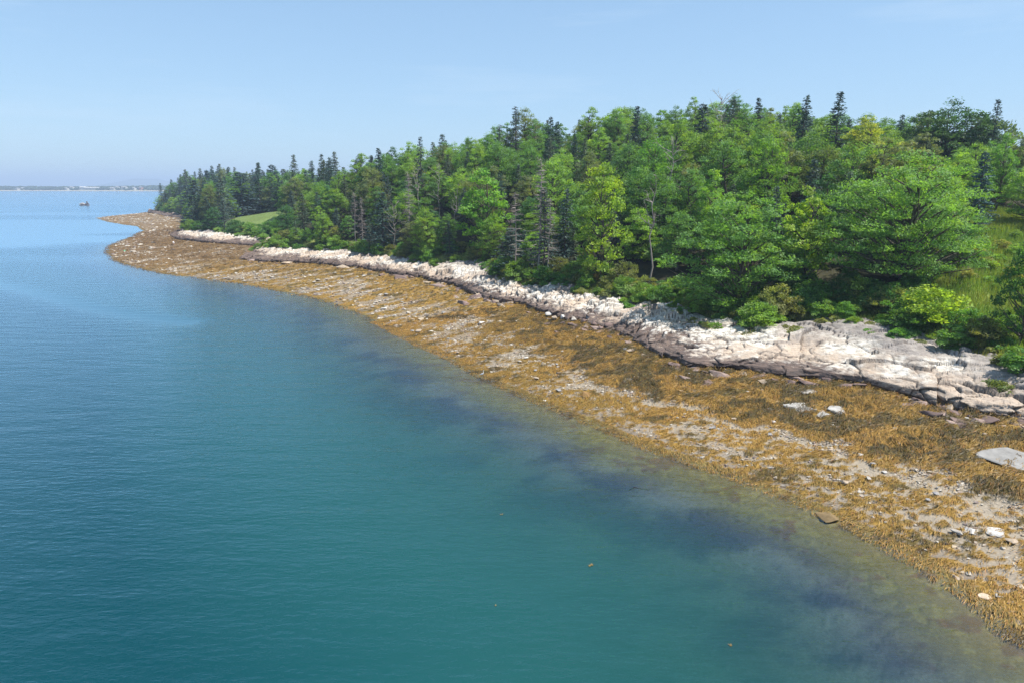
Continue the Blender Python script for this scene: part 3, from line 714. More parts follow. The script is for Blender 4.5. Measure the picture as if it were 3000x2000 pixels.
for k in range(190):
    u = random.choice([random.uniform(0, 17.5), random.uniform(5.5, 13), random.uniform(.5, 6)]); f = stn(F3, np.array([u]))[0]; v = stn(V3, np.array([u]))[0]; d = unit(f - v)
    off = abs(random.gauss(.3, 1.7)) - .4; s = random.uniform(.28, 1.15) ** 1.2 * (1 + .5 * (f[1] > 120))
    o = link('boulder', random.choice(BLK)); x_, y_ = f[0] + d[0] * off, f[1] + d[1] * off
    o.location = (x_, y_, land1(x_, y_) + s * .12); o.scale = (s * random.uniform(.9, 1.9), s, s * random.uniform(.6, .9)); o.rotation_euler = (random.uniform(-.3, .3), random.uniform(-.3, .3), random.gauss(-.75, .5))
    kf = random.uniform(.8, 1.25); bc = random.choice([BRN, BRN, (.27, .20, .17), TANC]); o.color = (*[c * kf for c in bc], 1)
    STQ.append((o, ('big ' if s > .7 else 'small ' if s < .4 else '') + ('tan' if bc is TANC else 'brown' if bc is BRN else 'reddish') + ' angular block', 'boulder', 'blocks along the foot of the ledges'))
cnt = 0
while cnt < 110:
    p_ = scatter(1, 30, 170)[0]
    z_, dW_, dF_, dV_, inW_, inF_, inV_, t_, weed_, *_ = [a[0] for a in beach_fields(p_[None])]
    if not inW_ or inF_ or dW_ < 1: continue
    cnt += 1; s = random.uniform(.16, .42) * (1 + .6 * (p_[1] > 95)); wd = weed_ > .5
    o = link('stone', random.choice(BLK)); o.location = (p_[0], p_[1], z_ + s * .2 + .12 * wd + .05); o.scale = (s * random.uniform(.9, 1.4), s, s * .75); o.rotation_euler = (0, 0, random.uniform(0, 6))
    ci = random.choice([0, 1, 2, 3]); o.color = (*[WHT, PALE, TANC, GRY][ci], 1); szn = 'large ' if s > .45 else ('small ' if s < .25 else '')
    STQ.append((o, szn + ['white', 'pale', 'tan', 'grey'][ci] + (' stone in rockweed' if wd else ' stone on bare beach'), 'stone', 'stones poking out of the rockweed' if wd else 'stones lying on the open beach'))

# ------------------------------------------------------------------ trees
def broadleaf(name, H, R, base, ncl, nleaf, ls, seed, lean=0., flat=.72, crad=(.14, .25), top=1.0, trunk_r=.02, limbs=1.0):
    r = np.random.default_rng(seed); G = Geo()
    tz = np.linspace(0, H * .8, 7); bend = np.cumsum(r.normal(0, H * .012, (7, 2)), 0); tp = np.column_stack([bend + np.outer(tz / H, [lean * H, 0]), tz]); tp[0, :2] = 0
    G.tube(tp, H * trunk_r * np.linspace(1.15, .25, 7), 7)
    C = []
    tries = 0; mind = (ncl and (R * R * (H * (1 - base)) / ncl) ** (1 / 3) * .92)
    while len(C) < ncl and tries < 6000:
        tries += 1; h = r.random() ** .85
        prof = math.sin(math.pi * min(1, (h * .88 + .12)) ** .8) ** .62 * (.85 + .3 * r.random())
        a = r.uniform(0, 6.28); lob = 1 + .22 * math.sin(a * 2 + seed) + .14 * math.sin(a * 3 + h * 7 + seed * 2)
        rr = R * prof * lob * (r.random() ** .38) * .86
        c = np.array([rr * math.cos(a) + lean * H * h, rr * math.sin(a), H * (base + (1 - base) * h * .95 * top)])
        if all(((c - q) ** 2).sum() > mind * mind for q, _ in C): C.append((c, R * r.uniform(*crad)))
    Lv = []
    for c, cr in C:
        zb_ = max(H * base * .8, c[2] - .55 * np.hypot(c[0], c[1]) - .08 * H); zb_ = min(zb_, H * .78)
        b0 = np.array([np.interp(zb_, tz, tp[:, 0]), np.interp(zb_, tz, tp[:, 1]), zb_])
        m = (b0 + c) / 2 + np.array([0, 0, -.03 * H]) + r.normal(0, .03 * R, 3)
        if r.random() < limbs: G.tube([b0, m, c - np.array([0, 0, cr * .3])], [H * trunk_r * .42, H * trunk_r * .24, H * trunk_r * .08], 4)
        k = int(nleaf * (cr / (R * (crad[0] + crad[1]) / 2)) ** 2)
        d = unit(r.normal(size=(k, 3))); d[:, 2] = np.where(d[:, 2] < -.1, d[:, 2] * .45, d[:, 2]); rad = r.random((k, 1)) ** .42
        wob = 1 + .35 * fbm3(d * 1.7 + c, 2, seed)[:, None]
        Lv.append(c + d * rad * wob * np.array([cr, cr, cr * flat]) * 1.15)
    tr = G.mesh(name + '_trunk', [M['bark']], True)
    if not ncl: return tr, None
    Lv = np.vstack(Lv); v, f = leaf_quads(Lv, ls * r.uniform(.7, 1.35, len(Lv)), ls * .62 * r.uniform(.8, 1.2, len(Lv)), .6, r, None, .6)
    return tr, mesh_np(name + '_crown', v, f, [M['leaf']], False)

def conifer(name, H, R, base, seed, gap=.42, per=7, sparse=0.0, tuft=0.0, droop=.25, bare=False, up=.0):
    r = np.random.default_rng(seed); G = Geo(); tz = np.linspace(0, H, 7)
    tp = np.column_stack([np.cumsum(r.normal(0, .05, (7, 2)), 0), tz]); tp[0, :2] = 0
    G.tube(tp, H * .011 * np.linspace(1.2, .12, 7), 6)
    V_, F_, n = [], [], 0; cs, axs, Ls, Ws = [], [], [], []
    h = base * H
    while h < H * .985:
        f = (h - base * H) / (H * (1 - base)); prof = (1 - f) ** .82 * (.45 + .55 * min(1, f * 5 + .35))
        if tuft: prof = max(prof * (1 - tuft), tuft * .42 * math.exp(-((f - .88) / .10) ** 2))
        for k in range(per):
            if r.random() < sparse * (1 - f * .3): continue
            a = r.uniform(0, 6.28); L = R * prof * r.uniform(.6, 1.15) + .12
            o = np.array([np.interp(h, tz, tp[:, 0]), np.interp(h, tz, tp[:, 1]), h + r.uniform(-.2, .2)])
            d = np.array([math.cos(a), math.sin(a), 0.]); dr = (droop - up) * (1 - f) - .25 * f
            s = np.linspace(0, 1, 5)[:, None]
            br = o + d * L * s + np.array([0, 0, 1.]) * (-dr * L * s + .30 * dr * L * s ** 3)
            if bare or r.random() < .35: G.tube(br[::2] if not bare else br, np.linspace(.035, .008, 3 if not bare else 5) * (1 + H / 20), 3)
            if bare:
                for _ in range(5):
                    q = br[r.integers(1, 5)]; dd = unit(d + r.normal(0, .7, 3)) * r.uniform(.2, .6); G.tube([q, q + dd * .5, q + dd], [.012, .008, .004], 3)
                continue
            m = max(3, int(L * 6.5)); t_ = r.random(m) ** .7
            q = o + d * L * t_[:, None] + np.array([0, 0, 1.]) * (-dr * L * t_ + .3 * dr * L * t_ ** 3)[:, None]
            side = np.cross(d, [0, 0, 1.]); sg = r.choice([-1, 1], m)[:, None] * r.uniform(.1, .95, (m, 1))
            ax = unit(d + side * sg + np.array([0, 0, -.25]) * r.random((m, 1)))
            ln = (.30 + .32 * (1 - t_)) * r.uniform(.7, 1.3, m) * (.55 + .12 * R)
            cs.append(q + ax * ln[:, None] * .4 + r.normal(0, .05, (m, 3))); axs.append(ax); Ls.append(ln); Ws.append(ln * r.uniform(.32, .5, m))
        h += gap * r.uniform(.7, 1.3) * (1.15 - .5 * f)
    tr = G.mesh(name + '_trunk', [M['deadwood'] if bare else M['bark']], True)
    if bare: return tr, None
    c = np.vstack(cs); v, f = leaf_quads(c, np.concatenate(Ls), np.concatenate(Ws), 1.0, r, np.vstack(axs))
    top = np.array([[tp[-1, 0], tp[-1, 1], H - .05]]); 
    return tr, mesh_np(name + '_crown', v, f, [M['needle']], False)

def bare_tree(name, H, R, seed, limbs=16):
    r = np.random.default_rng(seed); G = Geo(); tz = np.linspace(0, H, 8)
    tp = np.column_stack([np.cumsum(r.normal(0, H * .018, (8, 2)), 0), tz]); tp[0, :2] = 0; G.tube(tp, H * .0072 * np.linspace(1.3, .2, 8), 6)
    for k in range(limbs):
        h = H * r.uniform(.35, .97); o = np.array([np.interp(h, tz, tp[:, 0]), np.interp(h, tz, tp[:, 1]), h]); a = r.uniform(0, 6.28)
        L = R * r.uniform(.4, 1.1) * (1.25 - .7 * h / H); d = np.array([math.cos(a), math.sin(a), r.uniform(.3, 1.3)]); d /= np.linalg.norm(d)
        p1 = o + d * L * .5 + r.normal(0, .12, 3); p2 = o + d * L + r.normal(0, .25, 3) + [0, 0, .25 * L]
        G.tube([o, p1, p2], [H * .0055, H * .0035, H * .0012], 4)
        for _ in range(4):
            b = p1 + (p2 - p1) * r.random(); e = b + unit(d + r.normal(0, .6, 3)) * L * .4; G.tube([b, (b + e) / 2 + r.normal(0, .05, 3), e], [H * .002, H * .0015, H * .0008], 3)
    return G.mesh(name, [M['deadwood']], True)

BL = []   # (height, radius, trunk, crown)
for i, (H_, R_, b_, nc, nl) in enumerate([(11, 4.0, .10, 66, 125), (13, 4.8, .14, 84, 125), (10, 3.5, .08, 60, 120), (14, 4.6, .16, 86, 120), (12, 5.2, .12, 90, 125), (9, 3.4, .05, 54, 120), (13, 4.0, .18, 66, 120)]):
    BL.append((H_, R_, *broadleaf('broadleaf_%d' % i, H_, R_, b_, nc, nl, .30, 100 + i)))
SP_ = []
for i, (H_, R_, b_, sp_, tu) in enumerate([(13, 3.0, .05, .05, 0), (15, 3.2, .08, .12, 0), (12, 2.7, .04, .08, 0), (16, 2.8, .22, .3, .22), (14, 3.7, .06, .1, 0), (15, 2.2, .28, .4, .38)]):
    SP_.append((H_, R_, *conifer('spruce_%d' % i, H_, R_, b_, 200 + i, .40, 8, sp_, tu, .30)))
DEAD = [(12, conifer('dead_spruce_0', 12, 1.9, .18, 301, .42, 5, .1, 0, .25, True)[0]), (10, conifer('dead_spruce_1', 10, 1.6, .25, 302, .5, 4, .2, 0, .1, True)[0])]
BARE = [(11, bare_tree('bare_0', 11, 3.0, 311)), (12, bare_tree('bare_1', 12, 2.2, 312, 10)), (10, bare_tree('bare_2', 10, 3.4, 313, 22))]

LM = []
LMN = {'huge spreading oak': 'the spreading oak', 'broad dense green tree': 'the broad dense tree', 'yellow green tree squeezed': 'the squeezed yellow green tree', 'rounded yellow green maple': 'the rounded yellow maple',
       'light green upright maple': 'the upright light maple', 'bright green tree high': 'the high bright tree', 'vivid green maple': 'the vivid green maple', 'yellowing tree': 'the yellowing tree', 'dark round dome': 'the dark skyline dome',
       'dull olive': 'the dull olive tree', 'pale yellowish crown': 'the pale yellowish crown', 'fresh green tree': 'the tree with pale limbs', 'slim bright': 'the slim bright tree', 'blue green spruce at': 'the blue green meadow spruce',
       'tall pointed spruce': 'the tallest pointed spruce', 'tall thin grey': 'the tall thin spruce', 'small pale thin': 'the small pale spruce', 'short dark spruce': 'the short skyline spruce', 'dark spruce rising': 'the mid ridge spruce',
       'dense dark spruce left': 'the dense ridge spruce', 'light topped': 'the light topped spruce', 'wide dark spruce': 'the wide ridge spruce', 'ragged dark': 'the ragged skyline spruce', 'dark spruce tip on': 'the descending skyline spruce',
       'tallest of the cluster': 'the clustered spruce tips', 'wide old spruce': 'the wide old lawn spruce', 'tall full spruce': 'the full spruce by the lawn', 'lone pointed': 'the lone spruce top', 'full spruce with boughs': 'the overhanging spruce',
       'low wide spruce': 'the low wide bank spruce', 'half green spruce': 'the half green spruce', 'bare grey dead': 'the bare grey spruce', 'bare brownish': 'the bare brownish spruce', 'bleached leaning snag': 'the leaning snag',
       'cluster of pale bare': 'the pale bare stems', 'bare pinkish': 'the bare pinkish tree', 'tall white bare trunk': 'the tall white trunk', 'white bare tree': 'the white forked tree', 'leftmost and lowest': 'the leftmost lawn row spruce'}
def note_lm(x_, y_, label):
    for k, v in LMN.items():
        if label.startswith(k): LM.append((x_, y_, v))
USED = {}
def relate(x_, y_, head, lms=None):
    L = lms if lms is not None else LM
    order = sorted(range(len(L)), key=lambda i: (L[i][0] - x_) ** 2 + (L[i][1] - y_) ** 2)
    best = None
    for rank, i in enumerate(order[:9]):
        lx, ly, ph = L[i]; d = math.hypot(x_, y_) - math.hypot(lx, ly); lat = (math.atan2(x_, y_) - math.atan2(lx, ly)) * math.hypot(x_, y_); dist = math.hypot(d, lat)
        rel = ('behind' if d > 0 else 'in front of') if abs(d) > 1.6 * abs(lat) else ('right of' if lat > 0 else 'left of')
        if .6 * abs(lat) < abs(d) <= 1.6 * abs(lat): rel = ('behind and ' if d > 0 else 'before and ') + rel
        far_ = 'close ' if dist < 9 else ('' if dist < 18 else 'well ')
        lb = '%s %s%s %s' % (head, far_, rel, ph)
        if best is None: best = lb
        if lb not in USED: USED[lb] = 1; return lb
    return best
def grow(name, trunk, crown, loc, s, color, label, group=None, rz=None, tilt=0.0, cat='tree', trunk_name='trunk'):
    e = empty(name, loc, random.uniform(0, 6.28) if rz is None else rz); e.scale = s
    if tilt: e.rotation_euler = (0, tilt, 0 if rz is None else rz)
    link(trunk_name, trunk, e)
    if crown is not None: c = link('crown', crown, e); c.color = (*color, 1)
    return tag(e, label, cat, group)

def behind_bank(px, Y, off=2.0):
    ys = np.arange(38, 720, 1.0); xs_ = np.array([xat(px, y_, 6.0) for y_ in ys]); _, _, _, dv, _, _, iv = land(np.column_stack([xs_, ys]), True)
    k = np.where(iv & (dv > off))[0]; return max(Y, ys[k[0]]) if len(k) else Y
placed = []   # x, y, r
def hero(kind, px, Y, top, wpx, color, label, variant=0, sink=.2, **kw):
    z0 = 10.; Y = behind_bank(px, Y, 2.5)
    for _ in range(8): x_ = xat(px, Y, z0); z0 = land1(x_, Y)
    x_ = xat(px, Y, (z0 + ztop(top, Y)) / 2); z0 = land1(x_, Y)
    H_ = ztop(top, Y) - z0; W_ = wpx * K * Y / 2000.0 / 2
    if kind == 'b': h, r_, t_, c_ = BL[variant]; s = (W_ / r_ * .93, W_ / r_ * .93, H_ / h); nm = 'broadleaf_tree'
    elif kind == 's': h, r_, t_, c_ = SP_[variant]; W_ *= 1.0 if wpx > 85 else 1.55; s = (W_ / r_, W_ / r_, H_ / h); nm = 'spruce_tree'
    elif kind == 'd': h, t_ = DEAD[variant]; c_ = None; s = (H_ / h * .9,) * 2 + (H_ / h,); nm = 'dead_spruce'
    elif kind == 'x': h, t_ = BARE[variant]; c_ = None; s = (H_ / h,) * 3; nm = 'dead_tree'
    placed.append((x_, Y, max(1.5, W_ * .75) if kind == 'b' else 1.6)); note_lm(x_, Y, label)
    return grow(nm, t_, c_, (x_, Y, z0 - sink), s, color, label, **kw)

LMS = LML + [tuple(at(px, py, 1.5)[:2]) + (ph,) for px, py, ph in ((1828, 938, 'the largest flat slab'), (2052, 1011, 'the oval tan boulder'), (2325, 1062, 'the smooth grey boulder'), (1897, 1190, 'the weed draped boulder'), (2228, 1222, 'the white twin stones'), (1347, 908, 'the weed wrapped boulder'), (1107, 867, 'the heron'), (1310, 735, 'the boulder pile'), (2262, 1372, 'the squarish tan stone'))]
for o_, hd, ct, gp in STQ: tag(o_, relate(o_.location[0], o_.location[1], hd, LMS), ct, gp)
# the spreading oak beside the meadow
OAK_Y = 88.0; ox = xat(2075, OAK_Y, 14); oz = land1(ox, OAK_Y); OH = ztop(338, OAK_Y) - oz
ot, oc_ = broadleaf('oak', OH, 10.2, .16, 105, 310, .30, 555, 0, .46, (.12, .21), 1.0, .024)
grow('wide_broadleaf_tree', ot, oc_, (ox, OAK_Y, oz - .3), (1, 1, 1), (.098, .195, .036), 'huge spreading oak with layered glossy foliage beside the sunlit meadow', rz=.6)
placed.append((ox, OAK_Y, 8.0)); LM.append((ox, OAK_Y, 'the spreading oak'))
mt, mc = broadleaf('broad_maple', 14, 7.6, .10, 88, 260, .30, 556, 0, .52, (.13, .22), 1.0, .02)
mx_ = xat(1700, 92, 12); mz = land1(mx_, 92); s_ = (ztop(432, 92) - mz) / 14
grow('broadleaf_tree', mt, mc, (mx_, 92, mz - .3), (s_ * 1.05, s_ * 1.05, s_), (.088, .182, .034), 'broad dense green tree left of the spreading oak, shading the bank', rz=1.2); placed.append((mx_, 92, 6.5)); LM.append((mx_, 92, 'the broad dense tree'))
YG, MG, DG, OG = (.150, .240, .026), (.062, .112, .018), (.030, .062, .016), (.085, .105, .022)
hero('b', 1850, 93, 425, 150, YG, 'yellow green tree squeezed between the spreading oak and its broad neighbour', 5)
hero('b', 1380, 116, 360, 150, YG, 'rounded yellow green maple standing out in the middle of the slope', 0)
hero('b', 1635, 116, 384, 115, (0.121, 0.234, 0.030), 'light green upright maple above the broad dense tree', 6)
hero('b', 1765, 124, 306, 130, (0.098, 0.195, 0.024), 'bright green tree high on the slope behind the upright maple', 1)
hero('b', 1112, 146, 374, 130, (0.115, 0.240, 0.030), 'vivid green maple left of the dead spruces', 2)
hero('b', 1985, 140, 263, 120, (0.196, 0.240, 0.030), 'yellowing tree just below the ridge', 3)
hero('b', 2180, 160, 224, 190, (0.030, 0.075, 0.022), 'dark round dome of a tree on the right skyline', 4)
hero('b', 2122, 158, 246, 120, (.05, .10, .03), 'dark green crown left of the dark skyline dome', 2)
hero('b', 2238, 156, 250, 120, (.045, .095, .03), 'dark green crown right of the dark skyline dome', 0)
hero('b', 1890, 128, 330, 150, (0.071, 0.107, 0.027), 'dull olive green tree behind the oak on its left', 1)
hero('b', 2075, 122, 312, 120, (0.149, 0.189, 0.054), 'pale yellowish crown right behind the top of the oak', 2)
hero('b', 1500, 140, 312, 130, (0.075, 0.176, 0.027), 'fresh green tree with pale limbs above the rounded maple', 1)
hero('b', 2365, 66, 520, 130, (0.052, 0.124, 0.024), 'shady tree cut by the right edge of the view', 0)
hero('b', 2300, 120, 300, 70, (0.092, 0.195, 0.027), 'slim bright tree above the meadow at right', 6)
hero('s', 2252, 108, 345, 100, (0.034, 0.075, 0.061), 'blue green spruce at the head of the meadow', 4)
hero('s', 1922, 150, 208, 60, (0.025, 0.055, 0.032), 'tall pointed spruce on the ridge, highest of the right skyline', 1)
hero('s', 1184, 200, 242, 44, (0.069, 0.091, 0.068), 'tall thin grey spruce alone above the left part of the ridge', 5)
hero('s', 1146, 205, 284, 34, (0.086, 0.111, 0.088), 'small pale thin spruce left of the tall thin one', 5)
hero('s', 1265, 190, 264, 34, (0.025, 0.052, 0.034), 'short dark spruce on the skyline right of the tall thin one', 2)
hero('s', 1458, 180, 241, 42, (0.030, 0.058, 0.038), 'dark spruce rising above the middle of the ridge', 0)
hero('s', 1610, 170, 234, 60, (0.023, 0.049, 0.030), 'dense dark spruce left of the bare pinkish tree', 2)
hero('s', 1682, 170, 225, 44, (0.069, 0.101, 0.047), 'light topped spruce right of the bare pinkish tree', 1)
hero('s', 1740, 168, 222, 40, (0.025, 0.055, 0.035), 'dark spruce on the skyline two crowns right of the bare tree', 0)
hero('s', 1845, 160, 217, 56, (0.028, 0.058, 0.035), 'wide dark spruce left of the tallest pointed one', 4)
hero('s', 2282, 150, 226, 46, (0.025, 0.055, 0.035), 'ragged dark spruce on the skyline near the right edge', 3)
hero('s', 870, 205, 338, 40, (0.028, 0.057, 0.041), 'dark spruce tip on the descending left skyline', 0)
hero('s', 966, 195, 312, 36, (0.028, 0.057, 0.041), 'tallest of the cluster of spruce tips left of the ridge', 3)
hero('s', 555, 316, 395, 130, (0.039, 0.072, 0.059), 'wide old spruce with a bare pale trunk on the lawn', 4)
hero('s', 628, 338, 378, 100, (0.032, 0.065, 0.051), 'tall full spruce at the right end of the lawn', 4)
for px_, top_, w_, sh_ in ((428, 424, 44, 'leftmost and lowest'), (448, 412, 50, 'second from the left'), (474, 418, 56, 'third from the left'), (506, 408, 60, 'fourth from the left'), (585, 404, 56, 'just behind the lawn')):
    hero('s', px_, 296 if px_ < 580 else 335, top_, w_ * 1.25, (0.039, 0.073, 0.062), 'dark spruce in the row left of the lawn, ' + sh_ if px_ < 580 else 'dark spruce ' + sh_ + ' by the wide old spruce', int(px_) % 3)
hero('s', 480, 300, 388, 40, (0.030, 0.060, 0.054), 'lone pointed spruce top over the wooded point', 2)
hero('s', 880, 150, 440, 110, (0.039, 0.078, 0.051), 'full spruce with boughs reaching over the striped ledge', 1)
hero('s', 1175, 104, 520, 120, (0.046, 0.081, 0.054), 'low wide spruce at the bank beside the cream cliff', 2)
hero('s', 1250, 108, 430, 90, (0.052, 0.081, 0.051), 'half green spruce below the bare grey one', 1)
hero('d', 1237, 122, 360, 60, None, 'bare grey dead spruce with upswept branches in mid slope', 0)
hero('d', 1183, 118, 438, 60, None, 'bare brownish dead spruce left of the taller bare one', 1)
hero('x', 1497, 110, 398, 60, None, 'bleached leaning snag with a broken hooked top', 1, tilt=-.08, rz=0.3)
hero('d', 815, 182, 440, 40, None, 'cluster of pale bare stems above the long ledge', 1)
hero('x', 1650, 172, 220, 50, None, 'bare pinkish tree against the sky on the ridge', 2)
hero('x', 962, 186, 362, 40, None, 'tall white bare trunk among the dark spruces', 1, tilt=-.10, rz=0.0)
hero('x', 1006, 184, 378, 50, None, 'white bare tree with forked limbs beside the tall bare trunk', 0)
hero('d', 938, 176, 392, 40, None, 'thin bare spruce left of the tall white trunk', 0)
hero('x', 1040, 165, 420, 40, None, 'short bleached trunk right of the white forked tree', 1, tilt=.07, rz=1.0)
hero('d', 1262, 118, 452, 40, None, 'low bare spruce right of the bare grey one', 1)
hero('x', 905, 170, 470, 40, None, 'bare grey trunk above the overhanging spruce', 2)
hero('d', 830, 176, 452, 40, None, 'second bare spruce beside the pale bare stems', 0)
hero('x', 1535, 134, 318, 50, None, 'pale forked limbs showing above the green canopy', 0)

ZONES = [(1000, 'on the left part of the slope'), (1550, 'in the middle of the slope'), (9999, 'on the right part of the slope')]
r2 = np.random.default_rng(99)
cand = np.column_stack([r2.uniform(-360, 190, 70000), r2.uniform(34, 760, 70000)])
zc, dWc, dFc, dVc, inWc, inFc, inVc = land(cand, True)
pxc = (cand[:, 0] / (cand[:, 1] * CP + (CAM_H - zc) * SP) * 2000 + 1500) / K
dmax = np.where(cand[:, 1] < 160, 118, np.where(cand[:, 1] < 230, 92, np.where(cand[:, 1] < 400, 58, 34)))
dmax = np.where((pxc > 1250) & (cand[:, 1] < 250), 165, dmax)
okc = inVc & (dVc > 1.8) & (dVc < dmax) & (pxc > 335) & (pxc < 2440) & ~inside(cand, ALAWN)
okc &= ~((pxc > 530) & (pxc < 660) & (dVc < 34) & (cand[:, 1] > 190) & (cand[:, 1] < 318))
okc &= ~((pxc > 2195) & (dVc < 50)) & ~((pxc > 1395) & (pxc < 2200) & (dVc < 9))
cand, zc, dVc, pxc = cand[okc], zc[okc], dVc[okc], pxc[okc]
occ = np.array(placed); nb = ns = 0; pts_ = list(placed)
arr = np.zeros((1500, 3)); arr[:len(pts_)] = pts_; na = len(pts_)
for i in range(len(cand)):
    x_, y_ = cand[i]; rr = (1.55 + .012 * dVc[i] + .0030 * y_)
    d2 = (arr[:na, 0] - x_) ** 2 + (arr[:na, 1] - y_) ** 2
    if (d2 < (arr[:na, 2] + rr) ** 2).any(): continue
    ridge = dVc[i] > 52; edge = dVc[i] < 8
    pc = .72 if y_ > 250 else (.42 if y_ > 165 else (.20 if y_ > 112 else .10))
    if ridge: pc = max(pc, .30)
    cl = noise2(np.array([x_ * .045]), np.array([y_ * .045]), 77)[0]; pc = min(.95, max(.04, pc + .35 * cl))
    con = r2.random() < pc
    if con and ns >= 290: con = False
    if not con and nb >= 640: continue
    if na >= 1490: break
    arr[na] = (x_, y_, rr); na += 1
    zone = 'on the wooded point' if y_ > 250 else next(z_ for lim, z_ in ZONES if pxc[i] < lim)
    row = 'at the front' if edge else ('near the ridge' if ridge else 'in the canopy')
    f = r2.uniform(.82, 1.12) * (1.3 if y_ > 250 else 1.0) * (.74 if edge else 1.0) * (.78 if pxc[i] > 2120 else 1.0); szw = 'tall ' if f > 1.03 else ('small ' if f < .8 else '')
    if con:
        v = r2.integers(0, 6) if ridge and r2.random() < .6 else r2.choice([0, 1, 2, 4]); h, r_, t_, c_ = SP_[v]; ns += 1
        tone = r2.choice(3); base = [(.034, .070, .038), (.048, .082, .052), (.064, .096, .044)][tone]; nm_ = ['dark green', 'blue green', 'dull green'][tone]
        c3 = tuple(np.array(base) * r2.uniform(.85, 1.2)); w_ = r2.uniform(.95, 1.3); f *= .86 if y_ < 250 else 1.0
        grow('spruce_tree', t_, c_, (x_, y_, zc[i] - .2), (f * w_, f * w_, f * r2.uniform(.85, 1.1)), c3, relate(x_, y_, '%s%s spruce' % (szw, nm_), LM + LML), 'spruces %s, %s' % (zone, row), rz=r2.uniform(0, 6.28))
    else:
        v = r2.integers(0, 7); h, r_, t_, c_ = BL[v]; nb += 1
        tone = r2.choice(4, p=[.34, .38, .14, .14]); base = [(.122, .215, .030), (.074, .155, .032), (.044, .108, .032), (.098, .130, .042)][tone]; nm_ = ['bright green', 'mid green', 'deep green', 'olive green'][tone]
        c3 = tuple(np.array(base) * r2.uniform(.85, 1.2)); w_ = r2.uniform(.88, 1.12)
        grow(['bright_broadleaf_tree', 'broadleaf_tree', 'broadleaf_tree', 'olive_broadleaf_tree'][tone] if v != 4 else 'wide_broadleaf_tree', t_, c_, (x_, y_, zc[i] - .2), (f * w_, f * w_, f * r2.uniform(.85, 1.08)), c3, relate(x_, y_, '%s%s leafy tree' % (szw, nm_), LM + LML), 'leafy trees %s, %s' % (zone, row), rz=r2.uniform(0, 6.28))  # generic broadleaf trees; names go by leaf tone and crown width, not species
open('/tmp/treecount.txt', 'w').write(str((nb, ns, na))) if False else print('trees', nb, ns, na)

# ------------------------------------------------------------------ shrubs and grass along the bank
SH = [broadleaf('shrub_%d' % i, h_, r_, .04, nc, 110, .17, 400 + i, 0, .7, (.22, .34), 1.0, .012) + (h_, r_) for i, (h_, r_, nc) in enumerate([(1.8, 1.3, 26), (1.2, 1.2, 24), (2.4, 1.5, 32), (.8, 1.1, 20)])]
def shrub(x_, y_, v, s, color, label, group=None, zs=1.0, dz=0.0):
    t_, c_, h_, r_ = SH[v]
    return grow('shrub', t_, c_, (x_, y_, land1(x_, y_) - .1 + dz), (s, s, s * zs), color, label, group, cat='shrub', trunk_name='stems')
def shrub_px(px, py, z0, v, wpx, color, label, zs=1.0, group=None, dz=0.0):
    for _ in range(6): q = at(px, py, z0); z0 = land1(q[0], q[1])
    q = at(px, py, z0); return shrub(q[0], q[1], v, sz(wpx, q) / 2 / SH[v][3] * .9, color, label, group, zs, dz)
shrub_px(2130, 800, 5, 2, 130, (0.178, 0.267, 0.027), 'yellow green bush overhanging the long white slab', .8, dz=.5)
shrub_px(2190, 815, 5, 0, 80, (0.086, 0.169, 0.027), 'green bush on the rocks right of the yellow green bush', .8, dz=.3)
shrub_px(2025, 770, 5, 1, 46, (0.081, 0.163, 0.024), 'small round green bush in a crack of the white slab', 1.0, dz=.3)
shrub_px(2075, 720, 6.5, 2, 110, (0.063, 0.143, 0.024), 'tall green bush on the bank below the oak', 1.0)
shrub_px(2165, 690, 7, 0, 90, (0.132, 0.215, 0.030), 'light green bush at the lower edge of the meadow', 1.0)
shrub_px(2225, 640, 9, 2, 110, (0.081, 0.130, 0.041), 'twiggy grey green bush in the meadow grass', 1.1)
shrub_px(2300, 860, 5.5, 1, 60, (0.127, 0.169, 0.041), 'grassy bush at the right edge above the broken ledge', .8)
shrub_px(1430, 640, 5, 1, 40, (0.345, 0.312, 0.027), 'small golden yellow shrub at the wood edge', 1.0, dz=.3)
shrub_px(1372, 672, 4.8, 1, 44, (0.299, 0.221, 0.034), 'orange tinged shrub on top of the cream cliff', .9, dz=.2)
shrub_px(1345, 662, 4.8, 1, 36, (0.287, 0.286, 0.027), 'yellow shrub left of the orange tinged one', 1.0, dz=.2)
shrub_px(1660, 715, 5.2, 2, 110, (0.098, 0.202, 0.032), 'leafy light green bush left of the grey twigs', .7)
shrub_px(1720, 700, 5.6, 0, 80, (0.081, 0.169, 0.030), 'dark leaved bush among the grey twigs', 1.1)
shrub_px(1500, 680, 5, 3, 150, (0.098, 0.163, 0.030), 'wide low juniper carpet left of the oak shade', .8)
shrub_px(1440, 683, 5, 3, 90, (0.103, 0.169, 0.030), 'low juniper carpet at the cliff top', .8)
shrub_px(1570, 690, 5, 3, 110, (0.103, 0.163, 0.034), 'low juniper carpet near the grey outcrop', .8)
shrub_px(1480, 655, 5.4, 3, 120, (0.086, 0.163, 0.030), 'low juniper carpet beneath the wood edge', .9)
shrub_px(1850, 700, 6, 1, 80, (0.057, 0.124, 0.024), 'shaded bush under the oak', 1.0)
for k_ in range(9):
    u = 20.9 + k_ * .36; v3 = stn(V3, np.array([u]))[0]; inn = unit(v3 - stn(F3, np.array([u]))[0])
    shrub(v3[0] + inn[0] * 2.5, v3[1] + inn[1] * 2.5, int(k_ % 3), random.uniform(1.7, 2.4), (.045, .11, .028), 'dark green rounded hedge bush above the pink ledge, %s from the right' % ['first', 'second', 'third', 'fourth', 'fifth', 'sixth', 'seventh', 'eighth', 'last'][k_], 'hedge row above the pink ledge', .9)
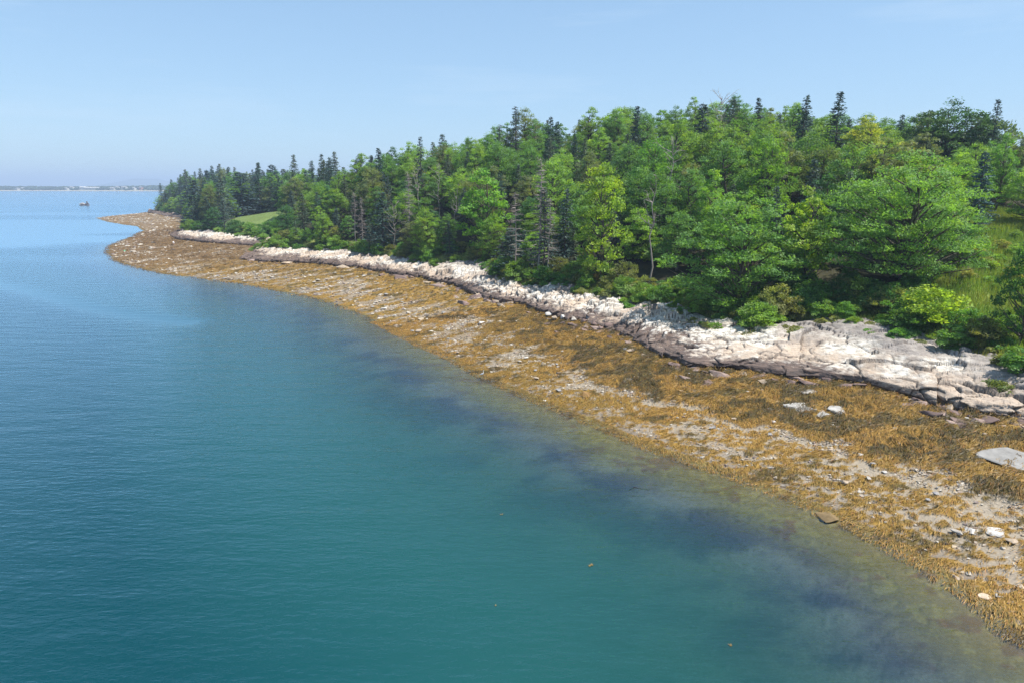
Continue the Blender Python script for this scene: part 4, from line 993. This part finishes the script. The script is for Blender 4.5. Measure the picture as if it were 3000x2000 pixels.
for k_ in range(34):
    px = random.uniform(1640, 2190); Yb = behind_bank(px, 40, random.uniform(2.5, 11)); x_ = xat(px, Yb, 8)
    shrub(x_, Yb, random.choice([0, 2]), random.uniform(.9, 1.5), tuple(np.array((.055, .125, .026)) * random.uniform(.8, 1.3)), relate(x_, Yb, random.choice(['tall', 'small', 'spreading', 'ragged']) + ' shaded bush'), 'undergrowth below the oak')
for k_ in range(46):
    u = random.uniform(.6, 8.2); f3_ = stn(F3, np.array([u]))[0]; v3_ = stn(V3, np.array([u]))[0]; h_ = random.uniform(.62, 1.0) ** .8; q = f3_ + (v3_ - f3_) * h_
    shrub(q[0], q[1], random.choice([1, 3, 3]), random.uniform(.45, 1.0), tuple(np.array(random.choice([(.085, .185, .03), (.12, .2, .03), (.15, .17, .05)])) * random.uniform(.85, 1.2)), relate(q[0], q[1], random.choice(['low', 'small', 'rounded', 'sprawling']) + ' bush on the rock', LML + LM), 'low bushes on the upper rocks', 1.0, .25)
for k_ in range(22):
    px = random.uniform(2225, 2350); Yb = behind_bank(px, 40, random.uniform(4, 44)); x_ = xat(px, Yb, 12)
    shrub(x_, Yb, random.choice([0, 1, 3]), random.uniform(.5, 1.15), tuple(np.array(random.choice([(.13, .22, .035), (.09, .18, .03), (.17, .19, .05)])) * random.uniform(.85, 1.2)), relate(x_, Yb, random.choice(['leafy', 'pale', 'scruffy', 'small']) + ' meadow bush'), 'bushes scattered over the meadow')
nsh = 0; last = []
for i in range(4000):
    if nsh >= 250: break
    u = r2.uniform(0, 27.9); v3 = stn(V3, np.array([u]))[0]; f3 = stn(F3, np.array([u]))[0]; inn = unit(v3 - f3); off = r2.uniform(-1.2, 6.0)
    x_, y_ = v3[0] + inn[0] * off, v3[1] + inn[1] * off
    if inside(np.array([[x_, y_]]), ALAWN)[0]: continue
    gap = 1.15 + .005 * y_
    if any((x_ - a) ** 2 + (y_ - b) ** 2 < gap * gap for a, b in last): continue
    if u < 1.9 and r2.random() < .6: continue
    last.append((x_, y_)); nsh += 1
    zone = 'right' if u < 7 else ('middle' if u < 13 else 'far left'); zl = {'right': 'above the near white slabs', 'middle': 'along the middle of the bank', 'far left': 'along the far bank'}[zone]
    tone = r2.choice(3, p=[.28, .52, .2]); c3 = np.array([(.068, .155, .026), (.11, .195, .03), (.12, .145, .036)][tone]) * r2.uniform(.85, 1.2)
    shrub(x_, y_, int(r2.integers(0, 4)), r2.uniform(.75, 1.35) * (1 + .0025 * y_), tuple(c3), relate(x_, y_, ['deep green', 'light green', 'olive'][tone] + ' bank shrub', LML + LM), 'shrubs ' + zl, r2.uniform(.8, 1.1))

def grass(name, pts, hmin, hmax, label, green=.5, wd=.05):
    m = len(pts); zz_ = land(pts) + .12; h = r2.uniform(hmin, hmax, m); a = r2.uniform(0, 6.28, m); t = np.stack([np.cos(a), np.sin(a)], 1) * wd
    le = r2.normal(0, .35, (m, 2)) * h[:, None]
    b0 = np.column_stack([pts - t, zz_ - .3]); b1 = np.column_stack([pts + t, zz_ - .3]); tp_ = np.column_stack([pts + le, zz_ + h])
    V_ = np.stack([b0, b1, tp_], 1).reshape(-1, 3)
    g_ = np.clip(green + .6 * fbm2(pts[:, 0] * .25, pts[:, 1] * .25, 3, 123) + r2.normal(0, .2, m), 0, 1)[:, None]
    c = (np.array([.34, .31, .10]) * (1 - g_) + np.array([.17, .28, .055]) * g_) * r2.uniform(.75, 1.2, (m, 1))
    o = link(name, mesh_np(name, V_, np.arange(3 * m).reshape(m, 3), [M['grass']], False, np.repeat(c, 3, 0))); o['kind'] = 'stuff'; o['label'] = label; o['category'] = 'grass'
q = np.column_stack([r2.uniform(20, 110, 400000), r2.uniform(30, 150, 400000)]); _, _, _, dq, _, _, iv = land(q, True); pq = (q[:, 0] / (q[:, 1] * CP + 10 * SP) * 2000 + 1500) / K
q = q[iv & (pq > 2100) & (pq < 2460) & (dq < 60)][:45000]; grass('meadow_grass', q, .3, .9, 'tall sunlit meadow grass on the slope at the right', .85)
uu = r2.uniform(0, 24, 26000); v3 = stn(V3, uu); f3 = stn(F3, uu); q = (v3 + unit(v3 - f3) * np.where(uu < 7.5, r2.uniform(-5.5, 5.0, 26000), r2.uniform(-1.2, 4.5, 26000))[:, None])[:, :2]; kq = (fbm2(q[:, 0] * .35, q[:, 1] * .35, 3, 333) > .02) | inside(q, P_V); q = q[kq]; grass('bank_grass', q, .15, .5, 'dry and green grass fringe on top of the ledges', .4, .06)
uu = r2.uniform(18.2, 20.0, 9000); v3 = stn(V3, uu); f3 = stn(F3, uu); q = (f3 + (v3 - f3) * r2.uniform(-.1, 1.1, (9000, 1)))[:, :2]; grass('salt_grass', q, .25, .6, 'bright green salt grass wedge between two ledges', 1.1, .12)

# things that still share a label are told apart by their order across the view
_by = {}
for o_ in COL.objects:
    if o_.parent is None and 'label' in o_ and 'category' in o_: _by.setdefault(o_['label'], []).append(o_)
ORD = ['first', 'second', 'third', 'fourth', 'fifth', 'sixth', 'seventh', 'eighth', 'ninth', 'tenth', 'eleventh', 'twelfth']
for lb_, os_ in _by.items():
    if len(os_) > 1 and 'kind' not in os_[0]:
        for k_, o_ in enumerate(sorted(os_, key=lambda q_: math.atan2(q_.location[0], q_.location[1]))):
            nl_ = '%s, %s from left' % (lb_, ORD[min(k_, 11)]); 
            for cut_ in ('well ', 'close ', ' leafy', 'tall ', 'small ', ' bank', 'sprawling ', 'rounded ', 'low '):
                if len(nl_.split()) > 16: nl_ = nl_.replace(cut_, '')
            o_['label'] = nl_
# ------------------------------------------------------------------ far shore, mountain, islet
FY = 3000.0
def fx(px, Y=FY): return xat(px, Y, 0)
xs = np.linspace(-5200, 900, 260); prof = [(-90, 0.0), (-60, 1.2), (0, 3), (60, 6), (200, 14), (420, 18), (800, 16), (1300, 2), (1500, -4)]
V_ = []
for x_ in xs:
    k_ = 1 + .35 * math.sin(x_ * .0011 + 1) + .2 * math.sin(x_ * .0037); sh = 60 * math.sin(x_ * .0016) + 30 * math.sin(x_ * .0052)
    for d_, h_ in prof: V_.append((x_, FY + d_ + sh, h_ * (k_ if h_ > 3 else 1) - (.6 if d_ == -90 else 0)))
c_ = np.tile(np.array([(.42, .38, .33)] * 2 + [(.20, .20, .10)] + [(.05, .07, .03)] * 6), (len(xs), 1))
o = link('far_shore', mesh_np('far_shore', V_, grid_faces(len(xs), len(prof)), [M['ground']], True, c_)); o['kind'] = 'structure'
# wood on the far shore: crowns too far to tell apart
nb_ = 6500; fxp = r2.uniform(-5000, 800, nb_); dep = r2.uniform(-35, 430, nb_) ; sh = 60 * np.sin(fxp * .0016) + 30 * np.sin(fxp * .0052); k_ = 1 + .35 * np.sin(fxp * .0011 + 1) + .2 * np.sin(fxp * .0037)
gz = np.interp(dep, [p_[0] for p_ in prof], [p_[1] for p_ in prof]) * k_
hh = r2.uniform(10, 19, nb_); rr_ = r2.uniform(4, 8, nb_); cv, cf = CH[0]
clear = np.zeros(nb_, bool)
V_ = cv[None] * np.stack([rr_, rr_, hh * .8], 1)[:, None] + np.stack([fxp, FY + dep + sh, gz + hh * .35], 1)[:, None]
FARB = [(23, 28, 4, 5), (38, 47, 5, 6), (184, 190, 5, 6), (201, 209, 9, 6), (236, 252, 9, 7), (254, 277, 7, 7), (277, 297, 7, 6), (338, 350, 6, 6), (357, 363, 10, 7), (376, 389, 9, 7), (411, 416, 7, 6), (431, 438, 8, 6)]
FARB = [(a / K, b / K, h, l) for a, b, h, l in FARB]
bx0 = np.array([fx(a) for a, *_ in FARB]) - 6; bx1 = np.array([fx(b) for _, b, *_ in FARB]) + 6
for a_, b_ in zip(bx0, bx1): clear |= (fxp > a_) & (fxp < b_) & (dep < 62)
V_ = V_[~clear]; m_ = len(V_)
cc_ = np.repeat(np.array([.040, .062, .028]) * r2.uniform(.7, 1.3, (m_, 1)), len(cv), 0)
o = link('far_wood', mesh_np('far_wood', V_.reshape(-1, 3), (cf[None] + (np.arange(m_) * len(cv))[:, None, None]).reshape(-1, 3), [M['ground']], True, cc_)); o['kind'] = 'stuff'; o['label'] = 'hazy wood along the far shore across the bay'; o['category'] = 'wood'
M['bwall'] = mat_plain('pale_wall', (.52, .51, .49), .7, .2, .06); M['broof'] = mat_plain('grey_roof', (.30, .29, .29), .7, .2, .1); M['bred'] = mat_plain('brick_wall', (.42, .22, .17), .8, .1, .1); M['glass'] = mat_plain('dark_glass', (.05, .06, .07), .15, .5, .1)
BLB = ['leftmost small white house on the far shore', 'small white house beside the leftmost one on the far shore', 'tiny white cottage left of the tall white block across the bay', 'tall white block by the ramp across the bay',
       'white hall at the left of the long bright row across the bay', 'longest white hall in the bright row across the bay', 'white hall at the right of the bright row across the bay', 'low pale building right of the bright row across the bay',
       'narrow white building with a broad roof across the bay', 'wide white building near the wooded point across the bay', 'small white house left of the brick house across the bay', 'brick house across the bay nearest the wooded point']
for i, (a_, b_, h_, lift_) in enumerate(FARB):
    x0, x1 = fx(a_), fx(b_); cx_ = (x0 + x1) / 2; shx = 60 * math.sin(cx_ * .0016) + 30 * math.sin(cx_ * .0052); yb = FY + 10 + shx; z0 = 3.2; hw = (x1 - x0) / 2; dp = 9.0; h2 = h_ * 1.15 + 2
    e = empty('far_building', (cx_, yb, z0)); G = Geo(); G.box((-hw, -dp, -3), (hw, dp, h2)); link('wall', G.mesh('far_wall', [M['bred'] if i == 11 else M['bwall']], False), e)
    G = Geo(); ov = 1.2; rh = 3.2
    G.add([(-hw - ov, -dp - ov, h2), (hw + ov, -dp - ov, h2), (hw + ov, dp + ov, h2), (-hw - ov, dp + ov, h2), (-hw - ov, 0, h2 + rh), (hw + ov, 0, h2 + rh)], [(0, 1, 5, 4), (2, 3, 4, 5)]); G.add([(-hw, -dp, h2), (-hw, dp, h2), (-hw, 0, h2 + rh * .9), (-hw, 0, h2 + rh * .9)], [(0, 1, 2, 3)]); G.add([(hw, -dp, h2), (hw, dp, h2), (hw, 0, h2 + rh * .9), (hw, 0, h2 + rh * .9)], [(0, 1, 2, 3)])
    link('roof', G.mesh('far_roof', [M['bwall'] if i in (4, 5, 6) else M['broof']], False), e)
    nw = max(2, min(6, int(hw / 6)))
    for k in range(nw):
        G = Geo(); xw = -hw + (k + .5) * 2 * hw / nw; G.box((xw - 1.0, -dp - .12, h2 * .35), (xw + 1.0, -dp + .3, h2 * .35 + 2.2)); link('window', G.mesh('far_window', [M['glass']], False), e)
    tag(e, BLB[i], 'building')
# mountain
cv_ = []; mx0 = xat(350, 11000, 0); nm1, nm2 = 60, 24
for i in range(nm1):
    for j in range(nm2):
        a_ = (i / (nm1 - 1) - .5) * 2; b_ = (j / (nm2 - 1) - .5) * 2
        h_ = 118 * math.exp(-((a_ * 1.9) ** 2 + (b_ * 1.7) ** 2)) + 46 * math.exp(-(((a_ + .45) * 2.2) ** 2 + (b_ * 1.5) ** 2)) - 8
        cv_.append((mx0 + a_ * 900, 11000 + b_ * 900, h_ + 6 * math.sin(a_ * 17) * math.exp(-a_ * a_ * 4)))
o = link('mountain', mesh_np('mountain', cv_, grid_faces(nm1, nm2), [M['ground']], True, np.tile((.06, .08, .06), (len(cv_), 1)))); o['kind'] = 'structure'
# islet: dark ledge with pale boulders and a leaning pillar
ic = at(194, 472.3, 0)
e = empty('rock_islet', tuple(ic)); isz = sz(21, ic) / 2
M['islet'] = mat_noise('islet_rock', [(.3, (.05, .042, .042)), (.7, (.15, .115, .105))], .8, .9, .2, .5, .2)
def islet_part(name, seed, loc, scl, mat, rot=(0, 0, 0), sub=16):
    V, Fq = chip(0, seed, .9, sub); o = link(name, mesh_np('islet_' + name, V, Fq, [mat], False), e); o.location = loc; o.scale = scl; o.rotation_euler = rot
islet_part('base_ledge', 3001, (0, 0, 0), (isz * 1.1, isz * .5, 1.3), M['islet'], sub=26)
islet_part('low_shelf', 3009, (isz * .6, 0, 0), (isz * .75, isz * .4, .8), M['islet'])
M['guano'] = mat_noise('pale_rock', [(.3, (.26, .235, .22)), (.7, (.46, .43, .42))], .9, .9, .2, .4, .1)
for k, (dx, dz, s_) in enumerate(((-.62, 1.5, 1.2), (-.38, 2.1, 1.5), (-.12, 2.0, 1.4), (-.5, .9, 1.5), (.08, 1.3, 1.3))): islet_part('boulder', 3010 + k, (isz * dx, -.6 + .5 * (k % 2), dz), (s_, s_, s_), M['guano'])
islet_part('dark_boulder', 3021, (isz * .3, 0, 1.4), (1.8, 1.4, 1.3), M['islet'])
islet_part('pillar', 3022, (isz * .56, 0, 2.6), (.8, .8, 3.0), M['islet'], (0, -.12, .3), 12)
islet_part('pillar_buttress', 3023, (isz * .72, 0, 1.8), (.7, .7, 2.3), M['islet'], (0, -.5, 0), 12)
tag(e, 'small dark rock islet with pale boulders and a pointed pillar in the bay', 'islet')

# ------------------------------------------------------------------ people, heron, driftwood
def skin_obj(name, pts, edges, rad, mat, parent=None, root=0, sub=2):
    me = bpy.data.meshes.new(name); me.from_pydata([tuple(p) for p in pts], edges, []); me.materials.append(mat)
    o = link(name, me, parent); md = o.modifiers.new('skin', 'SKIN'); md.use_smooth_shade = True
    for i, sv in enumerate(me.skin_vertices[0].data):
        r_ = rad[i]; sv.radius = (r_, r_) if not isinstance(r_, tuple) else r_; sv.use_root = (i == root)
    ss = o.modifiers.new('sub', 'SUBSURF'); ss.levels = ss.render_levels = sub; return o
M['skin'] = mat_plain('skin', (.45, .27, .19), .6, .3, .08); M['white_cloth'] = mat_plain('white_cloth', (.72, .74, .80), .9, .1, .05); M['green_cloth'] = mat_plain('green_cloth', (.12, .42, .22), .9, .1, .1); M['shorts'] = mat_plain('shorts_cloth', (.55, .50, .48), .9, .1, .1); M['hair'] = mat_plain('hair', (.05, .035, .025), .7, .3, .2)
def person(px, py, lean, label, shirt, facing, reach):
    z0 = 1.0
    for _ in range(6): q = at(px, py, z0); z0 = land1(q[0], q[1]) + .08
    e = empty('person', (q[0], q[1], z0), facing); c, s_ = math.cos(lean), math.sin(lean)
    T = lambda h, f=0., x=0.: (x, s_ * (h - .95) + f * c if h > .95 else f, .95 + c * (h - .95) - f * s_ if h > .95 else h)
    pts = [T(.95), T(1.15), T(1.38), T(1.50), T(1.58, .03), T(1.68, .05), (.10, 0, .90), (.12, .05, .50), (.13, 0, .08), (.13, .16, .03), (-.10, 0, .90), (-.13, -.06, .50), (-.14, -.16, .08), (-.14, 0.0, .03),
           T(1.42, 0, .19), T(1.18, reach * .10, .26), T(.98, reach * .3, .24), T(1.42, 0, -.19), T(1.16, reach * .08, -.27), T(.97, reach * .26, -.25)]
    ed = [(0, 1), (1, 2), (2, 3), (3, 4), (4, 5), (0, 6), (6, 7), (7, 8), (8, 9), (0, 10), (10, 11), (11, 12), (12, 13), (2, 14), (14, 15), (15, 16), (2, 17), (17, 18), (18, 19)]
    ra = [.14, .13, .15, .06, .085, .10, .09, .06, .045, .04, .09, .06, .045, .04, .06, .045, .035, .06, .045, .035]
    skin_obj('body', pts, ed, ra, M['skin'], e)
    skin_obj('shirt', [pts[0], pts[1], pts[2], pts[14], pts[15], pts[17], pts[18]], [(0, 1), (1, 2), (2, 3), (3, 4), (2, 5), (5, 6)], [.17, .165, .185, .085, .07, .085, .07], shirt, e)
    skin_obj('shorts', [pts[0], pts[6], (.115, .03, .62), pts[10], (-.12, -.035, .62)], [(0, 1), (1, 2), (0, 3), (3, 4)], [.165, .125, .10, .125, .10], M['shorts'], e)
    hp = [np.array(T(1.62, .0)), np.array(T(1.74, .02))]; skin_obj('hair', [tuple(h) for h in hp], [(0, 1)], [.105, .10], M['hair'], e)
    return tag(e, label, 'person')
person(400, 564.5, .55, 'person in a white shirt bending forward on the weedy flats', M['white_cloth'], 1.2, 1.0)
person(287, 585, .7, 'person in a green shirt crouching over at the tip of the flats', M['green_cloth'], .4, 1.2)

M['heron'] = mat_plain('heron_feathers', (.50, .53, .58), .8, .2, .12); M['heron_neck'] = mat_plain('heron_neck_feathers', (.80, .78, .74), .8, .2, .06); M['bill'] = mat_plain('heron_bill', (.60, .47, .12), .5, .4, .1); M['hleg'] = mat_plain('heron_leg', (.22, .20, .15), .6, .3, .1)
hq = at(1107.5, 867.5, 0); e = empty('heron', (hq[0], hq[1], -.12), -.2)
body = skin_obj('body', [(-.30, 0, .52), (-.14, 0, .57), (.04, 0, .64), (.14, 0, .72), (.16, 0, .88), (.13, 0, 1.02), (.15, 0, 1.10), (.22, 0, 1.11)], [(i, i + 1) for i in range(7)], [.03, .085, .10, .06, .032, .026, .034, .022], M['heron'], e, 2)
skin_obj('neck_feathers', [(.13, 0, .70), (.162, 0, .88), (.132, 0, 1.02), (.16, 0, 1.10)], [(0, 1), (1, 2), (2, 3)], [.062, .037, .031, .038], M['heron_neck'], e)
skin_obj('bill', [(.20, 0, 1.108), (.29, 0, 1.09), (.38, 0, 1.07)], [(0, 1), (1, 2)], [.02, .013, .004], M['bill'], e, 0, 1)
for k, (a0, a1) in enumerate(((.05, .02), (-.05, .08))):
    skin_obj('leg', [(-.02, a0, .58), (.0, a0, .36), (a1 - .05, a0, .02), (a1 + .03, a0, .0)], [(0, 1), (1, 2), (2, 3)], [.03, .014, .011, .008], M['hleg'], e, 0, 1)
for sgn in (-1, 1): skin_obj('wing', [(.06, sgn * .075, .66), (-.12, sgn * .085, .60), (-.34, sgn * .03, .50)], [(0, 1), (1, 2)], [.06, .055, .015], M['heron'], e, 0, 1)
tag(e, 'slender grey white heron wading at the edge of the rockweed', 'heron')

def branch_thing(name, pts, rad, mat, label, cat, twigs=0, seed=0):
    r = np.random.default_rng(seed); G = Geo(); pts = np.array(pts, float); G.tube(pts, rad * np.linspace(1, .4, len(pts)), 6)
    for _ in range(twigs):
        b = pts[r.integers(1, len(pts))]; d = unit(r.normal(size=3) + [0, 0, .6]); L = r.uniform(.4, 1.2); G.tube([b, b + d * L * .5 + r.normal(0, .08, 3), b + d * L], [rad * .4, rad * .25, rad * .1], 4)
    o0 = pts[0].copy(); me = mesh_np(name, np.vstack(G.v) - o0, np.vstack(G.f), [mat], True); o = link(name, me, loc=tuple(o0)); return tag(o, label, cat)
M['wetwood'] = mat_plain('wet_wood', (.03, .025, .03), .4, .4, .2)
q = at(1457, 1119, 0); branch_thing('driftwood', [q + [-.35, .1, -.25], q + [0, 0, .06], q + [.35, -.1, -.02], q + [1.1, -.2, -.10]], .045, M['wetwood'], 'dark stick breaking the water surface off the beach', 'driftwood', 2, 5)
q = at(950, 598, 3.9); branch_thing('driftwood', [q + [-1.6, -.6, -.4], q + [-.9, -.4, .9], q + [.3, 0, 1.0], q + [2.2, .3, .3]], .10, M['deadwood'], 'bleached curved log hanging over the bank by the leaning spruce', 'driftwood', 2, 6)
for k, (px, py, zz_, n_, lb) in enumerate(((1790, 690, 6.0, 16, 'tangle of bare grey twigs at the wood edge left of the oak'), (2222, 672, 8, 7, 'thin pale forked sapling in the meadow grass'), (2312, 770, 7, 8, 'bare pale twigs in the shade at the right edge'))):
    q = at(px, py, zz_); q[2] = land1(q[0], q[1]); r = np.random.default_rng(700 + k); G = Geo()
    for _ in range(n_):
        b = r.normal(0, .5, 3) * [1, 1, 0]; d = unit(r.normal(size=3) * [1, 1, .4] + [0, 0, .8]); L = r.uniform(1.0, 2.6); m_ = b + d * L * .5 + r.normal(0, .15, 3); t_ = b + d * L + r.normal(0, .2, 3); G.tube([b, m_, t_], [.03, .02, .008], 4)
        for _ in range(3): t2 = m_ + unit(d + r.normal(0, .7, 3)) * L * .4; G.tube([m_, (m_ + t2) / 2 + r.normal(0, .05, 3), t2], [.015, .01, .005], 3)
    tag(link('bare_twigs', G.mesh('bare_twigs', [M['deadwood']], True), loc=tuple(q)), lb, 'twigs')
M['floatweed'] = mat_plain('floating_weed', (.20, .13, .04), .5, .3, .3)
for k, (px, py, s_, lb) in enumerate(((1355, 1296, .22, 'golden scrap of seaweed floating on the open green water'), (1137, 1389, .10, 'tiny brown leaf floating nearest the bottom centre'), (1677, 1480, .12, 'pale speck of weed floating near the bottom of the view'), (1152, 1180, .14, 'brown scrap of weed floating in the middle of the water'))):
    q = at(px, py, .012); r = np.random.default_rng(40 + k); G = Geo()
    for _ in range(5):
        a_ = r.uniform(0, 6.28); d = np.array([math.cos(a_), math.sin(a_), 0]); sd = np.array([-d[1], d[0], 0]) * .3
        G.add([d * 0 - sd * s_ * .3 + [0, 0, .002], d * s_ * .5 - sd * s_ + [0, 0, .03], d * s_ + [0, 0, .01], d * s_ * .5 + sd * s_ + [0, 0, .03]], [(0, 1, 2, 3)])
    s_ *= .7
    tag(link('floating_seaweed', G.mesh('floating_seaweed', [M['floatweed']], False), loc=tuple(q)), lb, 'seaweed')

# ------------------------------------------------------------------ haze
G = Geo(); G.box((-15000, -15000, -10.5), (15000, 15000, 165))
hz_m = bpy.data.materials.new('haze'); hz_m.use_nodes = True; nt = hz_m.node_tree; nt.nodes.clear(); out = nt.nodes.new('ShaderNodeOutputMaterial')
pv = nt.nodes.new('ShaderNodeVolumePrincipled'); pv.inputs['Color'].default_value = (.56, .71, .94, 1); pv.inputs['Density'].default_value = 2.2e-4; pv.inputs['Anisotropy'].default_value = 0.0
nt.links.new(pv.outputs[0], out.inputs['Volume'])
o = link('haze', G.mesh('haze', [hz_m], False)); o['kind'] = 'stuff'; o['label'] = 'thin summer haze over the bay'; o['category'] = 'haze'
